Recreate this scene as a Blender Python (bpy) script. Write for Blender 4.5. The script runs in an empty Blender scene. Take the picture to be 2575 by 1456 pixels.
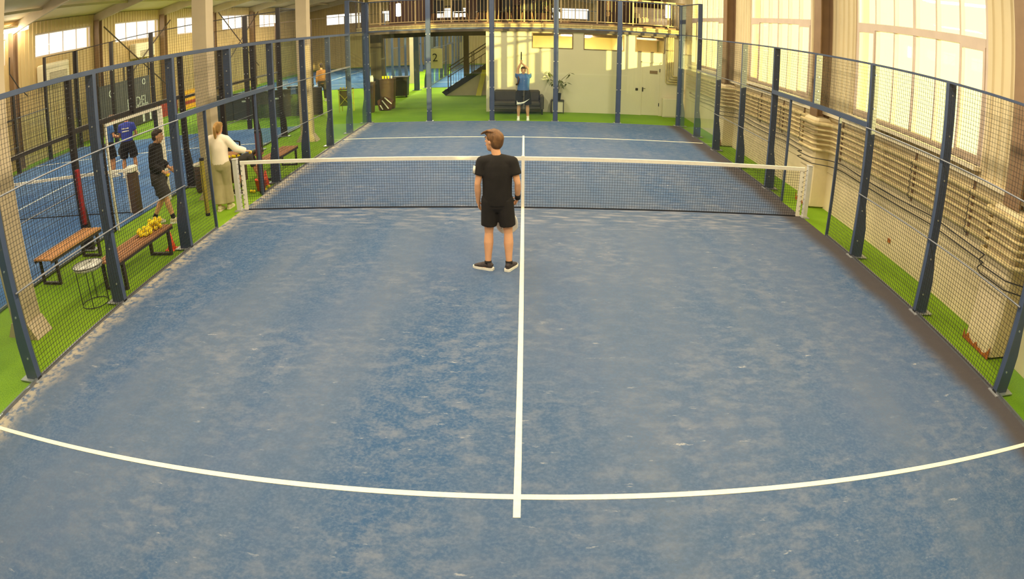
import bpy, bmesh, math, random
from mathutils import Vector, Matrix, Euler, noise
random.seed(7)
PI = math.pi
SC = bpy.context.scene
COL = SC.collection

# ------------------------------------------------------------------ camera
# A wall camera with a wide, barrel-distorting lens. World: x right, y away, z up, metres; the net of
# the near court stands on y = 0 and the court measures 10 m x 20 m.
CAM = Vector((0.009241, -10.22807, 2.973052))
YAW, PIT, ROL = -0.039053, -0.395875, -0.002108
FW = Vector((math.sin(YAW)*math.cos(PIT), math.cos(YAW)*math.cos(PIT), math.sin(PIT)))
R0 = Vector((math.cos(YAW), -math.sin(YAW), 0)); U0 = R0.cross(FW)
RR = R0*math.cos(ROL) + U0*math.sin(ROL); UU = -R0*math.sin(ROL) + U0*math.cos(ROL)
cd = bpy.data.cameras.new('camera'); cam = bpy.data.objects.new('camera', cd); COL.objects.link(cam)
cam.matrix_world = Matrix(((RR.x, UU.x, -FW.x, CAM.x), (RR.y, UU.y, -FW.y, CAM.y), (RR.z, UU.z, -FW.z, CAM.z), (0, 0, 0, 1)))
SC.camera = cam
cd.type = 'PANO'; cd.panorama_type = 'FISHEYE_LENS_POLYNOMIAL'
cd.fisheye_fov = math.radians(170)
cd.sensor_width = 36; cd.sensor_height = 36*1456/2575; cd.sensor_fit = 'HORIZONTAL'
cd.fisheye_polynomial_k0 = 0
cd.fisheye_polynomial_k1 = -4.408691e-2
cd.fisheye_polynomial_k2 = -1.130247e-4
cd.fisheye_polynomial_k3 = 1.172478e-5
cd.fisheye_polynomial_k4 = -0.719721e-6
cd.shift_x = 32.002935/2575; cd.shift_y = -37.296192/2575
cd.clip_start = 0.02; cd.clip_end = 300

# ------------------------------------------------------------------ world, sun, lamps, exposure
SC.view_settings.view_transform = 'Standard'; SC.view_settings.look = 'None'
SC.view_settings.gamma = 1.0; SC.view_settings.use_curve_mapping = False
SC.view_settings.exposure = 0.16
SC.cycles.transparent_max_bounces = 24; SC.cycles.max_bounces = 8; SC.cycles.diffuse_bounces = 4; SC.cycles.glossy_bounces = 4
w = bpy.data.worlds.new('sky'); SC.world = w; w.use_nodes = True
bg = w.node_tree.nodes['Background']; bg.inputs[0].default_value = (1.0, 0.97, 0.86, 1); bg.inputs[1].default_value = 1.9
sl = bpy.data.lights.new('sun', 'SUN'); sun = bpy.data.objects.new('sun', sl); COL.objects.link(sun)
sl.energy = 10.0; sl.color = (1.0, 0.84, 0.60); sl.angle = math.radians(0.6)
sun.rotation_euler = Vector((-0.72, 1.0, -0.13)).to_track_quat('-Z', 'Y').to_euler()
LAMP = (1.0, 0.86, 0.62)
def area(x, y, z, sx, sy, e, c=LAMP, rot=(0, 0, 0)):
    l = bpy.data.lights.new('ceiling_or_fill_lamp', 'AREA'); o = bpy.data.objects.new('ceiling_or_fill_lamp', l); COL.objects.link(o)
    l.shape = 'RECTANGLE'; l.size = sx; l.size_y = sy; l.energy = e; l.color = c; o.location = (x, y, z); o.rotation_euler = rot
for yy, q in ((-7.5, 1.1), (-2.0, 0.72), (3.5, 0.8), (7.2, 0.85)):       # rows of linear lamps above each court
    for xx, e in ((-2.6, 290), (2.6, 290), (-9.8, 220), (-14.6, 220)):
        area(xx, yy, 5.75, 0.5, 4.0, e*q)
for xx in (-9.5, -14.5): area(xx, 15.5, 5.75, 0.5, 4.0, 330)  # added fill lamps, unseen, brightening the walls past the neighbouring court
for yy in (23.0, 31.0):
    for xx in (-13.0, -5.0, 2.0):
        area(xx, yy, 5.75, 0.5, 4.0, 900)

# ------------------------------------------------------------------ materials
def lin(r, g, b):
    f = lambda c: (c/255/12.92) if c/255 <= 0.04045 else ((c/255+0.055)/1.055)**2.4
    return (f(r), f(g), f(b), 1)
def mat(name, rgb, rough=0.6, metal=0.0, var=0.12, scale=6.0, bump=0.0, bscale=60.0, spec=0.4, stretch=(1, 1, 1)):
    m = bpy.data.materials.new(name); m.use_nodes = True; nt = m.node_tree; n = nt.nodes; L = nt.links
    b = n['Principled BSDF']; b.inputs['Roughness'].default_value = rough; b.inputs['Metallic'].default_value = metal
    b.inputs['Specular IOR Level'].default_value = spec
    c = lin(*rgb)
    geo = n.new('ShaderNodeNewGeometry'); mp = n.new('ShaderNodeMapping'); mp.inputs['Scale'].default_value = stretch
    L.new(geo.outputs['Position'], mp.inputs['Vector'])
    nz = n.new('ShaderNodeTexNoise'); nz.inputs['Scale'].default_value = scale; nz.inputs['Detail'].default_value = 4
    L.new(mp.outputs[0], nz.inputs['Vector'])
    rp = n.new('ShaderNodeValToRGB'); e = rp.color_ramp.elements
    e[0].position = 0.3; e[1].position = 0.7
    e[0].color = tuple(x*(1-var) for x in c[:3])+(1,); e[1].color = tuple(min(1, x*(1+var)) for x in c[:3])+(1,)
    L.new(nz.outputs['Fac'], rp.inputs[0]); L.new(rp.outputs[0], b.inputs['Base Color'])
    if bump:
        bz = n.new('ShaderNodeTexNoise'); bz.inputs['Scale'].default_value = bscale; bz.inputs['Detail'].default_value = 3
        L.new(mp.outputs[0], bz.inputs['Vector'])
        bp = n.new('ShaderNodeBump'); bp.inputs['Strength'].default_value = bump; bp.inputs['Distance'].default_value = 0.01
        L.new(bz.outputs['Fac'], bp.inputs['Height']); L.new(bp.outputs[0], b.inputs['Normal'])
    return m
def glow(name, rgb, s):
    m = bpy.data.materials.new(name); m.use_nodes = True; b = m.node_tree.nodes['Principled BSDF']
    b.inputs['Base Color'].default_value = lin(*rgb); b.inputs['Emission Color'].default_value = lin(*rgb); b.inputs['Emission Strength'].default_value = s
    return m
def glass(name, tint, gloss=0.06, rough=0.02):
    m = bpy.data.materials.new(name); m.use_nodes = True; nt = m.node_tree; n = nt.nodes; n.clear()
    o = n.new('ShaderNodeOutputMaterial'); mx = n.new('ShaderNodeMixShader'); t = n.new('ShaderNodeBsdfTransparent'); g = n.new('ShaderNodeBsdfGlossy')
    lw = n.new('ShaderNodeLayerWeight'); lw.inputs[0].default_value = 0.5
    pw = n.new('ShaderNodeMath'); pw.operation = 'POWER'; pw.inputs[1].default_value = 4.0; nt.links.new(lw.outputs['Facing'], pw.inputs[0])
    fr = n.new('ShaderNodeMath'); fr.operation = 'MULTIPLY_ADD'; fr.inputs[1].default_value = 0.45; fr.inputs[2].default_value = gloss*0.5; nt.links.new(pw.outputs[0], fr.inputs[0])
    t.inputs[0].default_value = tint; g.inputs['Roughness'].default_value = rough; g.inputs[0].default_value = (0.9, 0.95, 1, 1)
    nt.links.new(fr.outputs[0], mx.inputs[0]); nt.links.new(t.outputs[0], mx.inputs[1]); nt.links.new(g.outputs[0], mx.inputs[2]); nt.links.new(mx.outputs[0], o.inputs[0])
    return m
M = dict(
    blue=mat('blue_paint', (64, 76, 102), 0.38, 0, 0.08, 5, spec=0.5),
    black=mat('black_paint', (46, 40, 40), 0.45, 0, 0.1, 5),
    wire=mat('mesh_wire', (40, 42, 50), 0.5, 0.2, 0.05),
    wireb=mat('mesh_wire_dark', (40, 38, 36), 0.5, 0.2, 0.05),
    zinc=mat('zinc_steel', (186, 188, 190), 0.35, 0.6, 0.1, 20),
    rod=mat('grey_rod', (120, 122, 128), 0.4, 0.4, 0.1, 20),
    tape=mat('white_tape', (236, 228, 212), 0.7, 0, 0.05, 12),
    netblk=mat('net_cord', (30, 30, 36), 0.8, 0, 0.05),
    postw=mat('net_post_paint', (200, 196, 186), 0.5, 0, 0.06, 8),
    cream=mat('cream_column_paint', (190, 172, 142), 0.55, 0, 0.07, 2.5, 0.05, 30),
    wall=mat('cream_sheet_wall', (214, 196, 156), 0.55, 0, 0.06, 1.3),
    wallL=mat('left_sheet_wall', (190, 164, 112), 0.55, 0, 0.06, 1.3),
    plaster=mat('plaster_wall', (222, 204, 164), 0.8, 0, 0.10, 1.8, 0.25, 14),
    white=mat('white_wall_panel', (226, 212, 182), 0.6, 0, 0.03, 1.0),
    roof=mat('roof_sheet', (208, 188, 146), 0.7, 0, 0.05, 1.0),
    brown=mat('brown_steel', (140, 112, 84), 0.5, 0, 0.1, 4),
    dkbrown=mat('dark_brown_steel', (82, 66, 56), 0.5, 0, 0.1, 4),
    frame=mat('window_frame_paint', (206, 186, 168), 0.5, 0, 0.05, 4),
    sill=mat('sill_paint', (236, 222, 190), 0.5, 0, 0.05, 4),
    pipe=mat('painted_pipe', (206, 186, 134), 0.5, 0, 0.22, 7),
    cable=mat('black_cable', (50, 46, 40), 0.6),
    rust=mat('rust', (168, 98, 36), 0.9, 0, 0.35, 25, 0.4, 60),
    wood=mat('bench_wood', (164, 114, 74), 0.6, 0, 0.25, 5, 0.1, 40, stretch=(14, 1, 14)),
    woodl=mat('bench_wood_light', (196, 142, 90), 0.6, 0, 0.25, 5, 0.1, 40, stretch=(14, 1, 14)),
    steel=mat('bench_steel', (66, 58, 52), 0.5, 0.2, 0.1),
    blk=mat('black_plastic', (34, 33, 34), 0.5, 0, 0.1),
    dkgrey=mat('dark_grey_cabinet', (62, 56, 52), 0.5, 0, 0.1, 4),
    brn=mat('brown_bin', (84, 64, 50), 0.6, 0, 0.12, 4),
    tray=mat('tray_metal', (196, 196, 186), 0.25, 0.2, 0.1, 9),
    orange=mat('orange_plastic', (255, 96, 46), 0.5, 0, 0.06),
    yellow=mat('tennis_yellow', (244, 214, 20), 0.8, 0, 0.15, 60, 0.3, 120),
    ylgreen=mat('olive_foam', (176, 160, 52), 0.8, 0, 0.12, 10),
    ylsheet=mat('yellow_sheet', (206, 190, 62), 0.7, 0, 0.1, 6),
    red=mat('red_foam', (150, 40, 44), 0.8, 0, 0.12, 10),
    maroon=mat('maroon_foam', (88, 56, 66), 0.8, 0, 0.12, 10),
    slab=mat('slab_edge', (176, 158, 120), 0.7, 0, 0.1, 5),
    slabd=mat('slab_steel_edge', (92, 78, 72), 0.6, 0, 0.1, 5),
    rail=mat('railing_paint', (214, 186, 134), 0.45, 0, 0.08, 6),
    wenge=mat('dark_wood_wall', (82, 52, 40), 0.6, 0, 0.2, 2, stretch=(6, 6, 0.6)),
    warm=mat('warm_room_paint', (250, 226, 186), 0.8, 0, 0.03),
    sofa=mat('sofa_leather', (78, 70, 62), 0.5, 0, 0.1, 8, 0.15, 40),
    leaf=mat('leaf_green', (92, 96, 44), 0.5, 0, 0.3, 14),
    leafd=mat('stem_dark', (70, 66, 40), 0.6, 0, 0.2, 14),
    banner=mat('dark_mesh_banner', (84, 82, 84), 0.8, 0, 0.1, 3),
    bred=mat('red_banner', (156, 52, 36), 0.8, 0, 0.1, 4),
    borange=mat('orange_banner', (240, 168, 30), 0.8, 0, 0.2, 4),
    btext=mat('banner_print', (206, 208, 200), 0.8, 0, 0.05),
    acw=mat('air_conditioner_white', (226, 214, 180), 0.5, 0, 0.04),
    acg=mat('air_conditioner_grille', (150, 140, 112), 0.6, 0, 0.08),
    line=mat('line_paint', (244, 236, 208), 0.85, 0, 0.06, 20, 0.3, 150),
    # people
    skin=mat('skin', (226, 168, 126), 0.55, 0, 0.06, 9),
    skin2=mat('skin_tan', (206, 146, 102), 0.55, 0, 0.06, 9),
    hairb=mat('brown_hair', (112, 78, 46), 0.6, 0, 0.35, 26, 0.5, 60, stretch=(1, 1, 0.25)),
    haird=mat('dark_hair', (58, 44, 34), 0.6, 0, 0.3, 26, 0.5, 60),
    hairg=mat('golden_hair', (190, 146, 84), 0.6, 0, 0.3, 26, 0.4, 60, stretch=(1, 1, 0.25)),
    cblack=mat('black_cloth', (34, 30, 28), 0.9, 0, 0.15, 9, 0.3, 22),
    cgrey=mat('charcoal_cloth', (62, 58, 54), 0.9, 0, 0.15, 9, 0.3, 22),
    cwhite=mat('white_cloth', (250, 232, 206), 0.9, 0, 0.04, 7, 0.25, 16),
    cblue=mat('blue_cloth', (70, 104, 156), 0.9, 0, 0.1, 9, 0.3, 22),
    croyal=mat('royal_cloth', (58, 70, 160), 0.9, 0, 0.1, 9, 0.3, 22),
    colive=mat('grey_olive_cloth', (172, 160, 116), 0.9, 0, 0.08, 7, 0.3, 16),
    cbrown=mat('brown_cloth', (148, 104, 66), 0.9, 0, 0.1, 9, 0.3, 22),
    shoe=mat('shoe_knit', (70, 62, 62), 0.8, 0, 0.35, 40),
    shoew=mat('shoe_white', (240, 236, 222), 0.6, 0, 0.06, 30),
    shoeo=mat('shoe_cream', (226, 212, 176), 0.7, 0, 0.1, 30),
    rkw=mat('racket_white', (226, 224, 216), 0.4, 0, 0.05),
    eyew=mat('eye_white', (236, 232, 226), 0.3, 0, 0.01), eyed=mat('eye_iris', (44, 34, 26), 0.3), lip=mat('lip', (176, 98, 84), 0.5),
    lampw=glow('lamp_diffuser', (255, 250, 240), 14.0),
    striplamp=glow('strip_lamp_diffuser', (255, 244, 214), 45.0),
    green=None, court=None,
)
M['glass'] = glass('court_glass', (0.93, 0.97, 0.96, 1))
M['pane'] = glass('window_pane', (0.99, 0.98, 0.95, 1))
M['ypane'] = glass('yellow_light_pane', (1.0, 0.985, 0.66, 1))  # yellow outdoor light put into the pane tint; the glass carries no film
M['dkpane'] = glass('room_window_pane', (0.96, 0.95, 0.86, 1))

def nodes_of(name):
    m = bpy.data.materials.new(name); m.use_nodes = True
    return m, m.node_tree.nodes, m.node_tree.links
class NG:                                                             # tiny node-graph helper
    def __init__(s, name):
        s.m, s.n, s.l = nodes_of(name); s.b = s.n['Principled BSDF']
        s.pos = s.n.new('ShaderNodeNewGeometry').outputs['Position']
        sp = s.n.new('ShaderNodeSeparateXYZ'); s.l.new(s.pos, sp.inputs[0]); s.x, s.y, s.z = sp.outputs
    def inp(s, sock, v):
        if hasattr(v, 'is_linked') or hasattr(v, 'links'): s.l.new(v, sock)
        else: sock.default_value = v
    def math(s, op, a, b=0.0, c=None, clamp=False):
        q = s.n.new('ShaderNodeMath'); q.operation = op; q.use_clamp = clamp; s.inp(q.inputs[0], a); s.inp(q.inputs[1], b)
        if c is not None: s.inp(q.inputs[2], c)
        return q.outputs[0]
    def noise(s, scale, sx=1, sy=1, sz=1, detail=4, off=0.0, rough=0.55):
        mp = s.n.new('ShaderNodeMapping'); mp.inputs['Scale'].default_value = (sx, sy, sz); mp.inputs['Location'].default_value = (off, off*1.7, 0)
        s.l.new(s.pos, mp.inputs[0]); q = s.n.new('ShaderNodeTexNoise'); q.inputs['Scale'].default_value = scale; q.inputs['Detail'].default_value = detail
        q.inputs['Roughness'].default_value = rough; s.l.new(mp.outputs[0], q.inputs['Vector']); return q.outputs['Fac']
    def step(s, v, a, b):
        q = s.n.new('ShaderNodeMapRange'); q.interpolation_type = 'SMOOTHSTEP'; s.inp(q.inputs[0], v)
        q.inputs[1].default_value = a; q.inputs[2].default_value = b; q.inputs[3].default_value = 0; q.inputs[4].default_value = 1; return q.outputs[0]
    def mix(s, f, a, b):
        q = s.n.new('ShaderNodeMix'); q.data_type = 'RGBA'; s.inp(q.inputs[0], f); s.inp(q.inputs[6], a); s.inp(q.inputs[7], b); return q.outputs[2]
    def out(s, col, rough=0.9, h=None, strength=0.3, spec=0.2):
        s.inp(s.b.inputs['Base Color'], col); s.b.inputs['Roughness'].default_value = rough; s.b.inputs['Specular IOR Level'].default_value = spec
        if h is not None:
            bp = s.n.new('ShaderNodeBump'); bp.inputs['Strength'].default_value = strength; bp.inputs['Distance'].default_value = 0.01; s.l.new(h, bp.inputs['Height']); s.l.new(bp.outputs[0], s.b.inputs['Normal'])
        return s.m
# blue turf with silica-sand drifts, scuffs and a dirty strip of rubber crumb along the window side
g = NG('blue_turf')
base = g.mix(g.step(g.noise(0.35, 1, 0.6, 1, 3), 0.36, 0.66), lin(52, 84, 122), lin(78, 96, 128))
band = g.step(g.noise(0.9, 1, 0.09, 1, 3, 6.3), 0.40, 0.64)
base = g.mix(g.math('MULTIPLY', band, 0.5), base, lin(104, 111, 124))
base = g.mix(g.step(g.noise(40, 1, 1, 1, 2), 0.35, 0.75), base, lin(86, 104, 132))
big = g.step(g.noise(0.55, 1, 1.2, 1, 4, 3.1), 0.36, 0.66)
mid = g.step(g.noise(5.5, 0.8, 1.2, 1, 6, 9.7, 0.7), 0.40, 0.74)
base = g.mix(g.math('MULTIPLY', g.math('MULTIPLY_ADD', big, 0.75, 0.25), g.math('MULTIPLY', mid, 0.62)), base, lin(128, 131, 142))
fl = g.step(g.noise(7.5, 0.5, 1.6, 1, 6, 1.3, 0.72), 0.62, 0.71)
flm = g.math('MULTIPLY_ADD', big, 0.8, 0.15, clamp=True)
base = g.mix(g.math('MULTIPLY', g.math('MULTIPLY', fl, flm), 0.6), base, lin(206, 202, 194))
nearnet = g.math('MULTIPLY', g.step(g.math('ABSOLUTE', g.math('ADD', g.y, 0.35)), 1.1, 0.0), g.step(g.noise(5.0, 0.5, 2, 1, 5, 4), 0.45, 0.68))
base = g.mix(g.math('MULTIPLY', nearnet, 0.35), base, lin(190, 184, 180))
le = g.math('MULTIPLY', g.step(g.math('ADD', g.x, g.math('MULTIPLY', g.noise(2.5, 1, 1, 1, 5), -0.5)), -4.85, -5.30), g.step(g.noise(11, 1, 1, 1, 5, 2), 0.36, 0.58))
base = g.mix(g.math('MULTIPLY', le, 0.7), base, lin(200, 184, 152))
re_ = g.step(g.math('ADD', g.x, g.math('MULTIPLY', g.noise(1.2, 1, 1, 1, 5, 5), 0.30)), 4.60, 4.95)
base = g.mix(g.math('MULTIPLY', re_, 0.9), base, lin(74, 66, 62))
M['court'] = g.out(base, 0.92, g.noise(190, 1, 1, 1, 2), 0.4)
g = NG('green_turf')
base = g.mix(g.step(g.noise(0.5, 1, 1, 1, 4), 0.35, 0.65), lin(116, 156, 24), lin(138, 174, 34))
base = g.mix(g.step(g.noise(60, 1, 1, 1, 2), 0.35, 0.75), base, lin(106, 140, 26))
M['green'] = g.out(base, 0.95, g.noise(240, 1, 1, 1, 2), 0.5)
g = NG('blue_turf_other')
base = g.mix(g.step(g.noise(0.6, 1, 1, 1, 4), 0.35, 0.65), lin(58, 94, 142), lin(82, 112, 152))
M['court2'] = g.out(base, 0.95)

# ------------------------------------------------------------------ mesh helpers
class MB:
    def __init__(s): s.v = []; s.f = []
    def quad(s, *p):
        i = len(s.v); s.v += [Vector(q) for q in p]; s.f.append(tuple(range(i, i+len(p)))); return s
    def box(s, x0, x1, y0, y1, z0, z1):
        i = len(s.v)
        s.v += [Vector(q) for q in ((x0, y0, z0), (x1, y0, z0), (x1, y1, z0), (x0, y1, z0), (x0, y0, z1), (x1, y0, z1), (x1, y1, z1), (x0, y1, z1))]
        s.f += [tuple(i+k for k in q) for q in ((0, 3, 2, 1), (4, 5, 6, 7), (0, 1, 5, 4), (1, 2, 6, 5), (2, 3, 7, 6), (3, 0, 4, 7))]; return s
    def rbox(s, x0, x1, y0, y1, z0, z1, r=0.02):                      # a box with chamfered upright edges and top
        pts = [(x0+r, y0), (x1-r, y0), (x1, y0+r), (x1, y1-r), (x1-r, y1), (x0+r, y1), (x0, y1-r), (x0, y0+r)]
        cx, cy = (x0+x1)/2, (y0+y1)/2
        kx, ky = 1-2*r/(x1-x0), 1-2*r/(y1-y0)
        ins = [(cx+(a-cx)*kx, cy+(b-cy)*ky) for a, b in pts]
        i = len(s.v); n = 8
        for ring, z in ((ins, z0), (pts, z0+r*0.6), (pts, z1-r), (ins, z1)): s.v += [Vector((a, b, z)) for a, b in ring]
        for k in range(3):
            for j in range(n): s.f.append((i+k*n+j, i+k*n+(j+1) % n, i+(k+1)*n+(j+1) % n, i+(k+1)*n+j))
        s.f.append(tuple(i+j for j in range(n))[::-1]); s.f.append(tuple(i+3*n+j for j in range(n))); return s
    def prism(s, pts, d):                                             # planar polygon pushed along vector d
        d = Vector(d); i = len(s.v); n = len(pts); s.v += [Vector(p) for p in pts] + [Vector(p)+d for p in pts]
        s.f.append(tuple(range(i, i+n))[::-1]); s.f.append(tuple(range(i+n, i+2*n)))
        for j in range(n): s.f.append((i+j, i+(j+1) % n, i+n+(j+1) % n, i+n+j))
        return s
    def tube(s, path, r, seg=8, side=None, caps=True):
        """path of points; r a number, or one (ra, rb) or number per point; side fixes the ra axis."""
        path = [Vector(p) for p in path]; n = len(path); i0 = len(s.v)
        rs = r if isinstance(r, list) else [r]*n
        prev = None
        for k, p in enumerate(path):
            if k == 0: t = path[1]-p
            elif k == n-1: t = p-path[k-1]
            else: t = (path[k+1]-p).normalized()+(p-path[k-1]).normalized()
            t = t.normalized()
            if side is not None: a = Vector(side[k] if isinstance(side, list) else side)
            elif prev is not None: a = prev
            else: a = Vector((0, 0, 1)) if abs(t.z) < 0.9 else Vector((1, 0, 0))
            a = a-t*a.dot(t)
            if a.length < 1e-6: a = t.orthogonal()
            a.normalize(); prev = a; b = t.cross(a)
            ra, rb = rs[k] if isinstance(rs[k], (list, tuple)) else (rs[k], rs[k])
            for j in range(seg):
                q = 2*PI*(j+0.5)/seg; s.v.append(p+a*(ra*math.cos(q))+b*(rb*math.sin(q)))
        for k in range(n-1):
            for j in range(seg): s.f.append((i0+k*seg+j, i0+k*seg+(j+1) % seg, i0+(k+1)*seg+(j+1) % seg, i0+(k+1)*seg+j))
        if caps: s.f.append(tuple(i0+j for j in range(seg))[::-1]); s.f.append(tuple(i0+(n-1)*seg+j for j in range(seg)))
        return s
    def lathe(s, prof, c, seg=20, axis=None, ring=False):
        """profile of (radius, height) turned about c; axis a unit vector (default up)."""
        c = Vector(c); ax = Vector(axis) if axis else Vector((0, 0, 1)); a = ax.orthogonal().normalized(); b = ax.cross(a); i = len(s.v)
        for r, h in prof:
            for j in range(seg): q = 2*PI*j/seg; s.v.append(c+ax*h+(a*math.cos(q)+b*math.sin(q))*max(r, 1e-4))
        if ring: prof = list(prof)+[prof[0]]; s.v += [v.copy() for v in s.v[i:i+seg]]
        for k in range(len(prof)-1):
            for j in range(seg): s.f.append((i+k*seg+j, i+k*seg+(j+1) % seg, i+(k+1)*seg+(j+1) % seg, i+(k+1)*seg+j))
        if ring: return s
        s.f.append(tuple(i+j for j in range(seg))[::-1]); s.f.append(tuple(i+(len(prof)-1)*seg+j for j in range(seg))); return s
    def ball(s, c, r, seg=10, rings=7, rot=None):
        c = Vector(c); rx, ry, rz = r if isinstance(r, (tuple, list)) else (r, r, r); i = len(s.v)
        R = rot or Matrix.Identity(3)
        s.v.append(c+R@Vector((0, 0, -rz)))
        for k in range(1, rings):
            p = -PI/2+PI*k/rings
            for j in range(seg): q = 2*PI*j/seg; s.v.append(c+R@Vector((rx*math.cos(p)*math.cos(q), ry*math.cos(p)*math.sin(q), rz*math.sin(p))))
        s.v.append(c+R@Vector((0, 0, rz))); e = len(s.v)-1
        for j in range(seg):
            s.f.append((i, i+1+(j+1) % seg, i+1+j)); s.f.append((e, e-seg+j, e-seg+(j+1) % seg))
            for k in range(rings-2): a = i+1+k*seg; s.f.append((a+j, a+(j+1) % seg, a+seg+(j+1) % seg, a+seg+j))
        return s
    def mesh(s, name, m, origin, smooth=False):
        me = bpy.data.meshes.new(name); me.from_pydata([tuple(v-origin) for v in s.v], [], s.f); me.validate()
        if m is not None: me.materials.append(m)
        if smooth: me.polygons.foreach_set('use_smooth', [True]*len(me.polygons))
        me.update(); return me
WL = {}                                                               # world location of each object
def bottom(vs):
    lo = [min(v[i] for v in vs) for i in range(3)]; hi = [max(v[i] for v in vs) for i in range(3)]
    return Vector(((lo[0]+hi[0])/2, (lo[1]+hi[1])/2, lo[2]))
def tags(o, label=None, cat=None, group=None, kind=None):
    for k, v in (('label', label), ('category', cat), ('group', group), ('kind', kind)):
        if v: o[k] = v
    return o
def put(name, me, world, parent=None, **t):
    o = bpy.data.objects.new(name, me); COL.objects.link(o); WL[o] = Vector(world)
    if parent is not None: o.parent = parent; o.location = WL[o]-WL[parent]
    else: o.location = WL[o]
    return tags(o, **t)
def O(name, mb, m, parent=None, smooth=False, **t):
    org = bottom(mb.v)
    return put(name, mb.mesh(name, m, org, smooth), org, parent, **t)
def E(name, loc, label, cat, group=None, kind=None):
    o = bpy.data.objects.new(name, None); COL.objects.link(o); o.location = loc; o.empty_display_size = 0.2; WL[o] = Vector(loc)
    return tags(o, label, cat, group, kind)
def same(o, world, parent=None, name=None, **t):                      # another object on the same mesh data
    return put(name or o.name.split('.')[0], o.data, world, parent, **t)
def dup(root, delta, parent=None, **t):                               # a copy of a thing with its parts and sub-parts
    c = root.copy(); COL.objects.link(c); WL[c] = WL[root]+Vector(delta)
    if parent is not None: c.parent = parent; c.location = WL[c]-WL[parent]
    else: c.location = WL[c]
    for ch in root.children: dup(ch, delta, c)
    return tags(c, **t)
def S(name, mb, m, parent=None, **t):
    return O(name, mb, m, parent, kind=None if parent else 'structure', **t)
def text(name, s, m, world, rot, size, parent=None, depth=0.004, **t):
    cu = bpy.data.curves.new(name, 'FONT'); cu.body = s; cu.size = size; cu.extrude = depth; cu.align_x = 'CENTER'; cu.align_y = 'CENTER'
    tmp = bpy.data.objects.new(name+'_tmp', cu); COL.objects.link(tmp)
    dg = bpy.context.evaluated_depsgraph_get(); me = bpy.data.meshes.new_from_object(tmp.evaluated_get(dg))
    bpy.data.objects.remove(tmp); me.transform(Euler(rot).to_matrix().to_4x4()); me.materials.clear(); me.materials.append(m)
    return put(name, me, world, parent, **t)
# ------------------------------------------------------------------ the hall
HX0, HX1, HY0, HY1 = -18.5, 5.8, -13.0, 44.0
S('floor', MB().box(HX0-0.3, HX1+0.3, HY0-0.3, HY1+0.3, -0.15, 0.0), M['green'])
def ribbed(mb, p0, p1, z0, z1, n, pitch=0.19, depth=0.03):
    """vertical trapezoid ribs between p0 and p1 (x, y), standing out along n."""
    p0 = Vector((p0[0], p0[1], 0)); p1 = Vector((p1[0], p1[1], 0)); d = p1-p0; L = d.length; d.normalize(); n = Vector((n[0], n[1], 0))
    k = max(1, int(L/pitch))
    for i in range(k):
        c = p0+d*((i+0.5)*L/k); a = 0.05; b = 0.03
        mb.prism([c-d*a+Vector((0, 0, z0)), c-d*b+n*depth+Vector((0, 0, z0)), c+d*b+n*depth+Vector((0, 0, z0)), c+d*a+Vector((0, 0, z0))], (0, 0, z1-z0))
def wall_open(along, fixed, thick, lo, hi, z0, z1, holes, rib=None, pitch=0.19):
    """a wall in the plane x = fixed ('y' along) or y = fixed ('x' along) with rectangular holes (a0, a1, z0, z1)."""
    mb = MB(); A = sorted({lo, hi, *[h[0] for h in holes], *[h[1] for h in holes]}); Z = sorted({z0, z1, *[h[2] for h in holes], *[h[3] for h in holes]})
    A = [a for a in A if lo <= a <= hi]; Z = [z for z in Z if z0 <= z <= z1]
    f0, f1 = min(fixed, fixed+thick), max(fixed, fixed+thick)
    for i in range(len(A)-1):
        run = []
        for j in range(len(Z)-1):
            a, b, c, d = A[i], A[i+1], Z[j], Z[j+1]
            if any(h[0] <= a and b <= h[1] and h[2] <= c and d <= h[3] for h in holes): continue
            if run and run[-1][1] == c: run[-1][1] = d
            else: run.append([c, d])
        for c, d in run:
            if along == 'y':
                mb.box(f0, f1, A[i], A[i+1], c, d)
                if rib: ribbed(mb, (fixed, A[i]), (fixed, A[i+1]), c, d, (rib, 0), pitch)
            else:
                mb.box(A[i], A[i+1], f0, f1, c, d)
                if rib: ribbed(mb, (A[i], fixed), (A[i+1], fixed), c, d, (0, rib), pitch)
    return mb
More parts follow.
